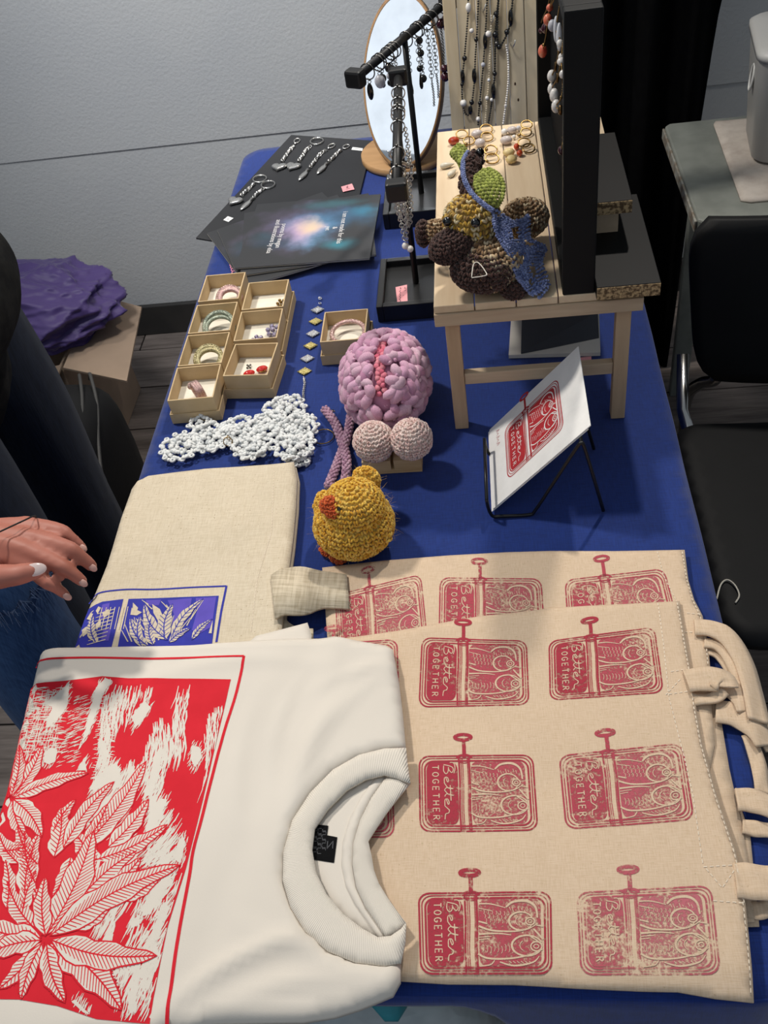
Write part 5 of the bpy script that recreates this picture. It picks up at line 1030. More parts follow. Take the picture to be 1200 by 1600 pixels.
neck2('black bead necklace ending in a white pearl loop, leftmost on the slatted board', [(-0.0133,1.5833,1.073), (-0.017,1.577,1.034), (-0.0242,1.5699,0.9895), (-0.0313,1.5633,0.9479), (-0.0344,1.5587,0.9192), (-0.0329,1.5552,0.8974), (-0.0271,1.5538,0.8888), (-0.0211,1.5556,0.9001), (-0.0135,1.5614,0.9364), (-0.0087,1.5682,0.9785), (-0.003,1.5747,1.0191), (0.0022,1.583,1.0713)],
      [((-0.0152,1.5789,1.0454), (.0038, .0038, .0058), m_pearl), ((-0.0263,1.5676,0.9748), .0034, m_jet), ((-0.0313,1.5633,0.9479), (.003, .003, .0095), m_jet), ((-0.0332,1.5615,0.9366), .0026, m_jet), ((-0.0331,1.5569,0.9083), .0046, m_pearl), ((-0.0224,1.555,0.8963), (.0032, .0032, .0066), m_jet), ((-0.0195,1.5569,0.9079), .0034, m_jet), ((-0.0128,1.5631,0.9469), (.0032, .0032, .0100), m_jet), ((-0.0125,1.5737,1.0129), .0030, m_pearl), ((-0.0063,1.5715,0.9995), .0028, m_jet)], m_jet)
neck2('black bead strand with one white bead at its lower end', [(0.0158,1.5828,1.0698), (0.0116,1.5765,1.0309), (0.006,1.5694,0.9862), (-0.0008,1.562,0.9399), (-0.0073,1.5559,0.9017), (-0.0113,1.5511,0.8721)], [((0.0076,1.5708,0.9952), (.003, .003, .0095), m_jet), ((0.0026,1.5656,0.9623), .0030, m_glass), ((-0.0061,1.5565,0.9055), .0030, m_jet), ((-0.0107,1.5526,0.8811), .0032, m_pearl)], m_jet)
neck2('thin ivory bead strand beside the black strand', [(0.0195,1.5764,1.03), (0.0151,1.5692,0.9852), (0.0104,1.5618,0.9387), (0.0057,1.5572,0.9101), (0.0003,1.5509,0.8709)], [((0.0058,1.5575,0.9121), .0028, m_pearl), ((0.0104,1.5618,0.9387), .0022, m_wht)], M('ivory_bead', 'cdbfa4', .4), .0015)
neck2('black knotted necklace with a tube bead in the middle of the board', [(0.0343,1.5824,1.0677), (0.0274,1.5763,1.0292), (0.0238,1.5713,0.998), (0.0202,1.5632,0.9472), (0.014,1.5571,0.9093), (0.0055,1.5509,0.8703)], [((0.0266,1.5767,1.0319), .0036, m_jet), ((0.0241,1.5722,1.0035), .0042, m_jet), ((0.0132,1.5725,1.0056), .0040, m_pearl), ((0.0202,1.5632,0.9472), .0032, m_jet), ((0.0167,1.5589,0.9207), (.0034, .0034, .0105), m_jet), ((0.0129,1.5569,0.9084), .0024, m_pearl)], m_jet, .0019)
neck2('black necklace looping from the right hook with a long tube bead', [(0.0556,1.5821,1.0653), (0.0502,1.5766,1.0311), (0.0465,1.5735,1.0119), (0.0377,1.5708,0.9947), (0.0293,1.5694,0.9865), (0.0273,1.5727,1.0067), (0.0315,1.5797,1.0507)], [((0.049,1.5755,1.0241), (.0034, .0034, .0105), m_jet), ((0.0422,1.5724,1.0051), .0036, m_jet), ((0.0292,1.5693,0.9855), .0036, m_jet), ((0.0254,1.5701,0.9905), .0032, m_dark)], m_jet, .0019)
neck2('pale pearl strand hanging from the right hook down to the riser', [(0.0403,1.5694,0.9862), (0.0424,1.5658,0.9637), (0.0409,1.5605,0.9307), (0.0353,1.5552,0.8972), (0.0297,1.5505,0.8678)], [((0.0353,1.5552,0.8972), .0022, m_pearl)], m_pearl, .0019)

# ------------------------------------------------------------------ earrings laid on the riser
m_red_g = M('amber_red', '9a2a14', .1, c2='c04a22', scale=120, coat=.6); m_quartz = M('pale_quartz', 'c9bdb8', .15, c2='d6cdca', scale=120, coat=.4, alpha=.9); m_citr = M('citrine', 'd8bd7c', .12, c2='e2cd98', scale=120, coat=.4, alpha=.9); m_carn = M('carnelian', 'b8401c', .15, coat=.5)
G3 = 'earrings on the riser'
def earring(lab, hoop, hr, beads, mat=m_gold):
    h = np.array(hoop); t = thing('earring', lab, 'earring', tuple(h), G3); b = MB(); b.ring(h + np.array((0, 0, .0022)), hr, .0011, (.1, -.35, 1), 24, 7); b.build('hoop', mat, t, True)
    prev = h
    for p, sz, mt in beads: bead(t, p, sz, mt)
def R3(p): return p
earring('hoop earring with a deep red bead, far left on the riser', (-0.0342,1.3576,0.9455), .0085, [((-0.0462,1.3375,0.9485), (.0085, .0062, .0058), m_red_g)])
earring('small gold hoop earring lying behind the small green leaf', (-0.0242,1.3357,0.945), .0080, [((-0.0288,1.3255,0.9465), .0030, m_gold)])
earring('rear hoop earring with a grey quartz bead near the middle of the riser', (0.0016,1.3659,0.9455), .0090, [((-0.0125,1.3522,0.9485), (.0085, .0068, .0060), m_quartz)])
earring('front hoop earring with a grey quartz bead near the middle of the riser', (0.0019,1.3408,0.9455), .0088, [((-0.0085,1.3226,0.9485), (.0078, .0075, .0060), m_quartz)])
earring('plain gold hoop earring behind the brown stem, the rear one', (0.0062,1.2976,0.9455), .0092, [((0.0001,1.3007,0.9475), .0025, m_gold)])
earring('plain gold hoop earring behind the brown stem, the front one', (0.0073,1.2721,0.9455), .0095, [((0.0001,1.2658,0.9475), .0022, m_gold)])
earring('rear hoop earring with a pearl and pale crystal at the far right of the riser', (0.0604,1.3664,0.9455), .0080, [((0.0273,1.3511,0.9475), (.0048, .0052, .0048), m_pearl), ((0.0385,1.3536,0.948), (.0075, .0058, .0052), m_quartz), ((0.048,1.3597,0.947), .0035, m_glass)])
earring('second hoop earring with a clear quartz drop at the far right of the riser', (0.0581,1.3419,0.9455), .0078, [((0.029,1.3219,0.9485), (.0090, .0072, .0060), m_quartz), ((0.0404,1.3337,0.9465), .0030, m_pearl), ((0.0479,1.3391,0.946), (.003, .003, .002), m_gold)])
earring('rear hoop earring with a carnelian bead and citrine drop', (0.0537,1.3104,0.9455), .0085, [((0.031,1.2837,0.9485), (.0085, .0070, .0058), m_citr), ((0.0425,1.3009,0.9475), (.0042, .0052, .0042), m_carn)])
earring('front hoop earring with a carnelian bead and citrine drop', (0.059,1.2914,0.9455), .0085, [((0.0336,1.262,0.9485), (.0080, .0070, .0058), m_citr), ((0.046,1.2805,0.9475), (.0045, .0050, .0042), m_carn)])
for lab, p, a in (('ivory drop bead pointing left beside the green leaf on the riser', (-0.0555,1.2685,0.9465), .18), ('shorter ivory drop bead angled towards the viewer beside the green leaf', (-0.0483,1.2454,0.946), 1.05)):
    b = MB(); v, f = SPH[(20, 14)]; tp = v.copy(); tp[:, 1:] *= (.62 - .35 * tp[:, :1]); b.add(np.array(p) + (tp * np.array((.0105, .0068, .0062))) @ rot('Z', a).T, f); b.build('drop_bead', M('ivory_drop', 'ded5c0', .25, coat=.3), None, True, label=lab, cat='bead')

# ------------------------------------------------------------------ mirror on a round wooden base
m_beech = wood('beech', 'b58e62', '94704a', axis=0, scale=18, rough=.5); m_beechd = wood('beech_rim', 'a58058', '7d5d3e', axis=2, scale=18, rough=.5)
m_mirror = M('mirror_glass', 'f2f4f6', .02, 1)
mr = thing('mirror', 'round table mirror with wooden rim on a round wooden base', 'mirror', (-.155, 1.742, .74))
b = MB(); b.lathe([(.0001, .7405), (.082, .7405), (.084, .7425), (.084, .753), (.082, .7545), (.0001, .7545)], (-.155, 1.742, 0), 64); b.build('base', m_beech, mr, True)
mc = np.array((-0.1421,1.735,0.8815)); nrm = unit((-.17, -.86, .46)); upv = unit(np.array((0, 0, 1.0)) - nrm * nrm[2]); sd = np.cross(upv, nrm); Rm = basis(sd, upv, nrm); RD = .146
def oval(m): m.v = [(v_ * np.array((.50, 1, 1)) * np.array((1, 1, 1))) @ Rm.T + mc for v_ in m.v]
b = MB(); b.lathe([(RD - .006, .0085), (RD, .0085), (RD + .0008, .006), (RD + .0008, -.016), (.001, -.016)], (0, 0, 0), 72); oval(b); b.build('rim', m_beechd, mr, True)
b = MB(); b.lathe([(.0005, .0075), (RD - .0063, .0075), (RD - .0063, -.004), (.0005, -.004)], (0, 0, 0), 72); oval(b); b.build('glass', m_mirror, mr, False)
fo = mc - upv * RD; b = MB(); b.box2((fo[0] - .022, fo[1] - .006, .7548), (fo[0] + .018, fo[1] + .03, .768)); b.build('foot', m_frame, mr, bevel=.002)

# ------------------------------------------------------------------ two black T-bar stands
m_stand = M('stand_black', '121213', .45, c2='101011', scale=20)
def tbar(lab, pole, a, e, tray, slip):
    a = np.array(a); e = np.array(e); t = thing('jewelry_stand', lab, 'stand', (pole[0], pole[1], .74), 'T-bar stands'); x0, x1, y0, y1 = tray
    b = MB(); b.box2((x0 + .0102, y0 + .0102, .7405), (x1 - .0102, y1 - .0102, .7580)); b.build('base', m_stand, t)
    rm = MB()
    for q in (((x0, y0, .7405), (x0 + .010, y1, .7685)), ((x1 - .010, y0, .7405), (x1, y1, .7685)), ((x0 + .0101, y1 - .010, .7405), (x1 - .0101, y1, .7685)), ((x0 + .0101, y0, .7405), (x1 - .0101, y0 + .010, .7685))): rm.box2(*q)
    rm.build('tray_rim', m_stand, t, bevel=.0012)
    m_ = (a + e) / 2; zb = m_[2]
    b = MB(); b.tube([(pole[0], pole[1], .7582), (m_[0], m_[1], zb - .006)], .0048, 14); b.build('pole', m_stand, t, True)
    b = MB(); b.tube([a, e], .0068, 16); b.build('bar', m_stand, t, True)
    d = unit(e - a); R_ = basis(d, np.cross((0, 0, 1), d), (0, 0, 1))
    for p in (a, e): b = MB(); b.box(p, (.020, .028, .026), R_); b.build('end_cap', m_stand, t, bevel=.004)
    return t, a, e, d
st1, a1, e1, d1 = tbar('front black T-bar stand hung with rings and chains', (-.120, 1.273), (-.1140, 1.107, 1.0), (-.1262, 1.462, 1.0), (-.178, -.0785, 1.2, 1.335), 0)
st2, a2, e2, d2 = tbar('rear black T-bar stand with earrings in front of the mirror', (-.118, 1.558), (-.186, 1.422, 1.02), (-.050, 1.697, 1.02), (-.182, -.0620, 1.475, 1.62), 0)
paper('price_tag', [(-0.1521,1.2644,0.7584), (-0.1342,1.2688,0.7584), (-0.1317,1.2213,0.7584), (-0.1473,1.2184,0.7584)], m_pinktag, 'pink handwritten price tag on the front black stand base', 'label',
      [[(.25, .95), (.3, .85), (.2, .78), (.32, .7), (.25, .62), (.35, .55), (.28, .48)], [(.3, .45), (.4, .38), (.28, .32), (.42, .25)], [(.55, .6), (.6, .58)], [(.75, .35), (.85, .3)], [(.7, .2), (.85, .22), (.75, .12)], [(.35, .15), (.45, .2), (.4, .08)]])
def rings_on(bar_a, d, ts, R, par_lab, grp, mat=m_silver):
    for i, (t, lab) in enumerate(ts):
        p = np.array(bar_a) + d * t; h = thing('ring', lab, 'ring', tuple(p), grp); b = MB(); b.ring(p - np.array((0, 0, R - .0072)), R, .0010, d + np.array((.1 * math.sin(i * 5), .1 * math.cos(i * 3), 0)), 22, 6); b.build('band', mat, h, True); b = MB(); b.ell(p + np.array((0, 0, .0086)), .0022, None, (8, 5)); b.build('stone', m_dark, h, True)
G4 = 'rings on the front stand'
rings_on(a1, d1, [(.050, 'silver ring nearest the front end of the front stand bar'), (.105, 'thin silver ring next nearest to the front end of the bar'), (.185, 'silver ring in the middle of the front stand bar'), (.225, 'silver ring of the bunched pair on the front bar, the nearer one'), (.237, 'silver ring of the bunched pair on the front bar, the farther one'), (.262, 'silver ring behind the bunched rings on the front bar'), (.300, 'silver ring at the rear end of the front stand bar')], .0098, '', G4)
# chains hanging from the front stand
def chainlinks(b, P, link, r):
    C = spline(P, 10); L = np.r_[0, np.cumsum(np.linalg.norm(np.diff(C, axis=0), axis=1))]; i = 0
    for s in np.arange(0, L[-1], link * 1.45):
        p = np.array([np.interp(s, L, C[:, k]) for k in range(3)]); q_ = np.array([np.interp(min(s + link * .5, L[-1]), L, C[:, k]) for k in range(3)]); t = unit(q_ - p + 1e-9); n = unit(np.cross(t, (1, .3, .2))); n = n if i % 2 else np.cross(t, n)
        b.ring(p, link, r, n, 10, 4, sx=1.0); i += 1
G5 = 'chains on the front stand'
def bracelet(lab, P, link=.0032, pend=None):
    t = thing('chain_bracelet', lab, 'bracelet', tuple(P[0]), G5); b = MB(); chainlinks(b, P, link, .0008); b.build('chain', m_silver, t, True)
    for p, s, mt in pend or []: bead(t, p, s, mt)
for k, (lab, dx, zl, pe) in enumerate((('silver chain bracelet hanging lowest on the front stand, with two pearls', .0, .080, True), ('silver chain bracelet beside the pearl one on the front stand', .006, .066, False), ('short silver chain bracelet at the front end of the front bar', -.004, .058, False), ('fine silver chain hanging midway along the front bar', .008, .050, False))):
    p = a1 + d1 * (.02 + .012 * k if k < 3 else .11); x = .0095 + dx * .3
    P = [p + np.array((-x, 0, -.002)), p + np.array((-x * .2 + dx, -.004, -zl * .55)), p + np.array((dx + .002, -.006, -zl)), p + np.array((x * .7 + dx, -.003, -zl * .5)), p + np.array((x, 0, -.002))]
    bracelet(lab, P, .0030, [(p + np.array((.001, -.008, -zl - .006)), .0048, m_pearl), (p + np.array((.007, -.010, -zl - .010)), .0046, m_pearl)] if pe else None)
b_ = np.array(a1) + d1 * .18
bracelet('thin long silver chain looped over the middle of the front bar', [b_ + np.array((.010, 0, 0)), b_ + np.array((.013, -.02, -.03)), b_ + np.array((.012, -.05, -.032)), b_ + np.array((.011, -.09, -.010)), b_ + np.array((.0085, -.11, .002))], .0026)
# earrings on the rear stand
G6 = 'earrings on the rear stand'
def drop(lab, t, items, R=.0118):
    items = [(k_, L_ * 1.3, r_ * 1.3, m_) for k_, L_, r_, m_ in items]
    p = a2 + d2 * t; h = thing('earring', lab, 'earring', tuple(p), G6); b = MB(); b.ring(p - np.array((0, 0, R - .0072)), R, .0010, d2 + np.array((.15 * math.sin(t * 99), 0, 0)), 20, 6); b.build('hoop', m_dark, h, True)
    z = -2 * R + .0072
    for kind, L, r, mt in items:
        if kind == 'chain': b = MB(); chainlinks(b, [p + np.array((.0, 0, z)), p + np.array((.001, 0, z - L * .5)), p + np.array((0, 0, z - L))], r, .0006); b.build('chain', mt, h, True)
        elif kind == 'drop':
            b = MB(); v, f = SPH[(12, 8)]; tp = v.copy(); tp[:, :2] *= (.62 - .38 * tp[:, 2:3]); b.add(p + np.array((0, 0, z - L / 2)) + tp * np.array((r, r, L / 2)), f); b.build('drop', mt, h, True)
        else: bead(h, p + np.array((0, 0, z - L / 2)), (r, r, L / 2), mt)
        z -= L
drop('hoop earring with a short black bar, first on the rear stand', .035, [('chain', .004, .002, m_dark), ('bead', .020, .0038, m_jet)])
drop('hoop earring with a clear round stone on the rear stand', .066, [('chain', .004, .002, m_dark), ('bead', .016, .0065, m_glass)])
drop('hoop earring with a black round bead next to the clear stone', .074, [('chain', .006, .002, m_dark), ('bead', .010, .005, m_jet), ('bead', .006, .003, m_dark)])
drop('hoop earring with stacked grey and black beads on the rear stand', .096, [('bead', .011, .0048, m_dark), ('bead', .008, .004, m_glass), ('bead', .008, .004, m_jet)])
drop('hoop earring hung just left of the rear pole', .108, [('chain', .006, .002, m_dark), ('bead', .007, .003, m_jet)])
drop('hoop earring beside the rear pole, with a thin tail chain', .118, [('chain', .030, .0018, m_silver), ('bead', .006, .003, m_pearl)])
drop('chain earring with one black teardrop right of the rear pole', .158, [('chain', .036, .0028, m_dark), ('drop', .024, .0038, m_jet)])
drop('chain earring with black beads and teardrop, further along the rear bar', .192, [('chain', .032, .0034, m_dark), ('bead', .008, .004, m_jet), ('drop', .022, .0036, m_jet)])
drop('earring of round black beads on the rear bar', .200, [('bead', .009, .0045, m_jet), ('chain', .006, .002, m_dark), ('bead', .009, .0045, m_jet), ('chain', .022, .002, m_dark), ('bead', .010, .0048, m_jet)])
drop('long double chain earring on the rear bar', .228, [('chain', .065, .0030, m_dark), ('chain', .03, .0012, m_dark)])
drop('long chain earring ending in thin wire next to the double one', .246, [('chain', .060, .0030, m_dark), ('chain', .03, .0012, m_dark)])
drop('earring of dark red beads on a long chain, left of the pair', .276, [('bead', .012, .006, m_mauve), ('chain', .045, .0014, m_dark), ('bead', .010, .005, m_mauve), ('bead', .012, .006, m_mauve)])
drop('earring of dark red beads on a long chain, right of the pair', .296, [('bead', .012, .006, m_mauve), ('bead', .009, .0045, m_mauve), ('chain', .040, .0014, m_dark), ('bead', .012, .006, m_mauve)])

# ------------------------------------------------------------------ black board, booklets, keychains
m_blackb = M('black_mat_board', '27282b', .7, c2='232427', scale=10)
def plate(name, quad, z0, th, mat, par=None, **kw):
    b = MB(); b.prism([tuple(p) for p in quad], z0, z0 + th); return b.build(name, mat, par, bevel=.0004, **kw)
BQ = [(-0.5255,1.5033),(-0.465,1.6771),(-0.3967,1.8814),(-0.306,1.8541),(-0.2238,1.8149),(-0.2211,1.7045),(-0.2346,1.613),(-0.2389,1.5715),(-0.3034,1.5564),(-0.3794,1.4188),(-0.4935,1.4846)]
bb_ = thing('black_board', 'large black display board lying on the cloth under keychains and booklets', 'board', (-.36, 1.65, .7405))
qa = [(-0.5255,1.5033),(-0.3967,1.8814),(-0.2229,1.8203),(-0.2164,1.6881),(-0.2383,1.5807)]; plate('sheet', [(-0.5255,1.5033),(-0.3956,1.8841),(-0.2214,1.8172),(-0.2351,1.5847),(-0.4943,1.4891)], .7405, .003, m_blackb, bb_)
m_neb = NT('nebula_cover'); t = m_neb; tcv = t.n('ShaderNodeTexCoord'); 
def blob(cx, cy, sx, sy, r_in=0.0):
    mp = t.n('ShaderNodeMapping'); mp.inputs['Location'].default_value = (-cx / sx, -cy / sy, 0); mp.inputs['Scale'].default_value = (1 / sx, 1 / sy, 0)
    nz = t.n('ShaderNodeTexNoise'); nz.inputs['Scale'].default_value = 22; nz.inputs['Detail'].default_value = 5; t.l(tcv.outputs['Object'], nz.inputs['Vector'])
    t.l(tcv.outputs['Object'], mp.inputs['Vector']); ad = t.n('ShaderNodeVectorMath', operation='ADD'); sb2 = t.n('ShaderNodeVectorMath', operation='SCALE'); sb2.inputs['Scale'].default_value = 1.3
    s0 = t.n('ShaderNodeVectorMath', operation='SUBTRACT'); s0.inputs[1].default_value = (.5, .5, .5); t.l(nz.outputs['Color'], s0.inputs[0]); t.l(s0.outputs[0], sb2.inputs[0]); t.l(mp.outputs['Vector'], ad.inputs[0]); t.l(sb2.outputs[0], ad.inputs[1])
    sz = t.n('ShaderNodeVectorMath', operation='MULTIPLY'); sz.inputs[1].default_value = (1, 1, 0); t.l(ad.outputs[0], sz.inputs[0]); ln = t.n('ShaderNodeVectorMath', operation='LENGTH'); t.l(sz.outputs[0], ln.inputs[0])
    mr_ = t.n('ShaderNodeMapRange'); mr_.inputs['From Min'].default_value = 1; mr_.inputs['From Max'].default_value = r_in; mr_.interpolation_type = 'SMOOTHSTEP'; t.l(ln.outputs['Value'], mr_.inputs['Value']); return mr_.outputs['Result']
last = None
for cx, cy, sx, sy, colr, amt in ((-.015, .012, .100, .100, '6e6280', .8), (.03, .03, .11, .065, '34678a', .6), (.0, -.005, .058, .072, '559cc0', .85), (-.010, .0, .048, .055, 'c89cb8', .85), (-.002, .010, .032, .042, 'dcc49c', .8), (.055, -.055, .042, .026, '2f7f90', .75), (.088, .050, .042, .028, '357894', .75), (-.080, -.01, .032, .026, '2c4a58', .6), (-.060, -.035, .055, .026, '1f3d50', .6), (.03, .085, .09, .022, '3a6a74', .6)):
    f_ = blob(cx, cy, sx, sy); mx = t.n('ShaderNodeMix', data_type='RGBA'); ml = t.n('ShaderNodeMath', operation='MULTIPLY'); ml.inputs[1].default_value = amt; t.l(f_, ml.inputs[0]); t.l(ml.outputs[0], mx.inputs[0])
    if last is None: mx.inputs[6].default_value = (*srgb('2b2c2f'), 1)
    else: t.l(last, mx.inputs[6])
    mx.inputs[7].default_value = (*srgb(colr), 1); last = mx.outputs[2]
t.l(last, t.b.inputs['Base Color']); t.b.inputs['Roughness'].default_value = .55
m_lett = M('cover_lettering', 'e8e6e4', .7)
def bookat(c, ang, z0, lab, full):
    c = np.array(c); R_ = rot('Z', ang)[:2, :2]; W, H = .228, .212
    r = thing('poetry_booklet', lab, 'book', (c[0], c[1], z0), 'poetry booklets')
    q_ = [c + R_ @ np.array(p) for p in ((-W / 2, -H / 2), (W / 2, -H / 2), (W / 2, H / 2), (-W / 2, H / 2))]
    b = MB(); b.prism([tuple(p) for p in [c + R_ @ np.array(p) for p in ((-W / 2, -H / 2 + .0006), (W / 2 - .0008, -H / 2 + .0006), (W / 2 - .0008, H / 2 - .0006), (-W / 2, H / 2 - .0006))]], z0 + .0008, z0 + .0026); b.build('pages', m_pagew, r)
    b = MB(); b.prism([tuple(p) for p in q_], z0, z0 + .0007); b.build('back_cover', m_blackb, r)
    b = MB(); b.prism([tuple(p) for p in q_], z0 + .0027, z0 + .0034); b.build('front_cover', m_neb.m, r)
    if full:
        S_ = Plane((c[0], c[1], z0 + .0036), (*(R_ @ np.array((0, -1.0))), 0), (*(R_ @ np.array((1.0, 0))), 0))
        for s, x, y, k in (('i am not made for this', .0, .056, .0130), ('&', .0, .043, .0120), ('yet', .0, .031, .0120), ('poems by megan', -.012, -.050, .0130), ('and illustrations by elsa', -.012, -.063, .0130)):
            w = MB(); v, f = text_mesh(s, k); L = S_.lift(v[:, :2] * np.array((.9, 1)) + np.array((-x, y)), .0002); w.add(L, f); w.build('lettering_line', m_lett, r)
    return r
cq = (np.array((-0.4601,1.4075)) + np.array((-0.1905,1.3375))) / 2
bc0 = np.array((-0.321,1.4407))
BW = (-.302, 1.462)
bookat((-.354, 1.471), .50, .7440, 'lowest dark nebula booklet of the fan, mostly covered by the others', False)
bookat((-.340, 1.4550), .38, .7478, 'second dark nebula booklet from the bottom of the fan', False)
bookat((-.315, 1.463), .12, .7516, 'third dark nebula booklet just under the lettered one', False)
bookat((-.3085, 1.4650), -.035, .7554, 'top poetry booklet with a bright nebula and white lettering', True)
b = MB(); C = []
for i in range(60):
    s = i / 59; C.append(np.array((-0.4423,1.4034,0.744)) + s * (np.array((-0.4305,1.3658,0.744)) - np.array((-0.4423,1.4034,0.744))) + .004 * np.array((math.cos(s * 28), .6 * math.sin(s * 28), .12)))
b.tube(C, .0009, 5); b.build('curly_cord', M('pink_cord', 'd98aa0', .6), None, True, label='tiny curly pink cord between the booklets and the ring boxes', cat='cord')
paper('price_tag', [(-0.2706,1.6349,0.7455), (-0.2654,1.6145,0.7455), (-0.2443,1.6198,0.7455), (-0.2507,1.6431,0.7455)], m_pinktag, 'small pink price tag at the right edge of the black board', 'label', [[(.2, .5), (.3, .6), (.35, .4), (.45, .6), (.5, .4), (.6, .55)], [(.75, .7), (.75, .3)]])
paper('price_tag', [(-0.4832,1.5562,0.7442), (-0.472,1.5473,0.7442), (-0.4644,1.5595,0.7442), (-0.4768,1.5688,0.7442)], M('white_paper', 'e9e9e6', .8), 'small white price tag near the left heart keychain', 'label', [[(.4, .3), (.5, .6), (.6, .4)]])
paper('price_tag', [(-0.2627,1.7855,0.7442), (-0.2403,1.7749,0.7442), (-0.2397,1.7857,0.7442), (-0.2609,1.796,0.7442)], MATS['white_paper'], 'small white price tag beside the round mirror base', 'label', [[(.2, .5), (.8, .5)]])
# keychains
def heart(mb, c, ang, s, th):
    P = []
    for i in range(40):
        a = 2 * PI * i / 40; P.append((16 * math.sin(a) ** 3 / 17 * s, (13 * math.cos(a) - 5 * math.cos(2 * a) - 2 * math.cos(3 * a) - math.cos(4 * a)) / 17 * s))
    R_ = rot('Z', ang); rings = []
    for k, (sc_, z) in enumerate(((.82, 0), (1, .25), (1, .6), (.9, .85), (.6, .98), (.15, 1.05))): rings.append([tuple(np.array(c) + R_ @ np.array((x * sc_, y * sc_, z * th))) for x, y in P])
    m = loft(rings); mb.add(np.concatenate(m.v), m.f)
def fish(mb, c, ang, L, w):
    R_ = rot('Z', ang); P = [(-L, 0), (-.7 * L, .6 * w), (-.2 * L, w), (.3 * L, .75 * w), (.72 * L, .28 * w), (L, .62 * w), (.93 * L, 0), (L, -.62 * w), (.72 * L, -.28 * w), (.3 * L, -.75 * w), (-.2 * L, -w), (-.7 * L, -.6 * w)]
    rings = [[tuple(np.array(c) + R_ @ np.array((x * k, y * k, z))) for x, y in P] for k, z in ((.85, 0), (1, .0012), (1, .0022), (.6, .0036))]; m = loft(rings); mb.add(np.concatenate(m.v), m.f)
G7 = 'silver keychains'
def keychain(lab, charm, kind, path, ringp, rr_, clasp):
    t = thing('keychain', lab, 'keychain', tuple(charm), G7); c = np.array(charm); p0 = np.array(path[0]); d = c - p0; ang = math.atan2(d[1], d[0])
    b = MB(); (heart(b, c, ang + PI / 2, .0165, .0065) if kind == 'heart' else fish(b, c, ang + PI, .0240, .0068)); b.build('charm', m_silver, t, True)
    b = MB(); C = spline(path, 8); L = np.r_[0, np.cumsum(np.linalg.norm(np.diff(C, axis=0), axis=1))]
    for i, s in enumerate(np.arange(0, L[-1], .0034)):
        p = np.array([np.interp(s, L, C[:, k]) for k in range(3)])
        if (i // 3) % 3 == 1: b.ell(p, .0034 + .0010 * (i % 2))
        else: b.ring(p, .0032, .0009, (math.sin(i * 2.3), math.cos(i * 2.3), .8), 10, 5)
    b.build('chain', m_silver, t, True)
    for j, s in enumerate((.3, .62)): bead(t, [np.interp(L[-1] * s, L, C[:, k]) for k in range(3)], .0036, m_pearl if j else m_silver)
    b = MB(); q_ = np.array(ringp)
    if clasp: b.ring(q_, rr_ * .62, .0013, (.1, -.1, 1), 18, 6, sx=1.5, up=tuple(unit(q_ - np.array(path[-1])))); b.ring(np.array(path[-1]), .003, .001, (.2, .3, .9), 12, 6); b.ell((q_ + np.array(path[-1])) / 2, (.0022, .0022, .002), None, (8, 5))
    else: b.ring(q_, rr_, .0012, (.05, -.05, 1), 28, 6); b.ring(q_ + np.array((0, 0, .0014)), rr_, .0010, (.05, -.05, 1), 28, 6)
    b.build('clasp' if clasp else 'split_ring', m_silver, t, True)
keychain('silver keychain with a plain heart, leftmost in the back row', (-0.4022,1.7381,0.7445), 'heart', [(-0.3987,1.7635,0.746), (-0.3948,1.7843,0.746), (-0.3895,1.8051,0.746), (-0.3838,1.8233,0.746)], (-0.3787,1.8476,0.746), .0090, True)
keychain('silver keychain with an engraved heart and split ring in the back row', (-0.3737,1.7345,0.7445), 'heart', [(-0.3644,1.756,0.746), (-0.3592,1.7791,0.746), (-0.3551,1.8,0.746), (-0.3475,1.815,0.746)], (-0.3365,1.8349,0.746), .0130, False)
keychain('silver keychain with a fish, left of the two fish in the back row', (-0.3481,1.6979,0.7445), 'fish', [(-0.3383,1.7265,0.746), (-0.331,1.7539,0.746), (-0.3232,1.7791,0.746), (-0.3141,1.7907,0.746)], (-0.304,1.8077,0.746), .0090, True)
keychain('silver keychain with a fish, rightmost in the back row', (-0.3137,1.7163,0.7445), 'fish', [(-0.3033,1.7425,0.746), (-0.2957,1.7567,0.746), (-0.2906,1.7717,0.746), (-0.284,1.7838,0.746)], (-0.2736,1.7979,0.746), .0085, True)
keychain('silver keychain with an ornate heart at the front left of the board', (-0.4716,1.6191,0.7445), 'heart', [(-0.462,1.6386,0.746), (-0.4557,1.6545,0.746), (-0.4499,1.6657,0.746), (-0.4445,1.6797,0.746)], (-0.4345,1.6979,0.746), .0130, False)
keychain('silver keychain with a fish at the front left of the board', (-0.4459,1.6045,0.7445), 'fish', [(-0.4366,1.6262,0.746), (-0.4315,1.6422,0.746), (-0.4253,1.6508,0.746), (-0.4203,1.6597,0.746)], (-0.4144,1.6709,0.746), .0130, False)

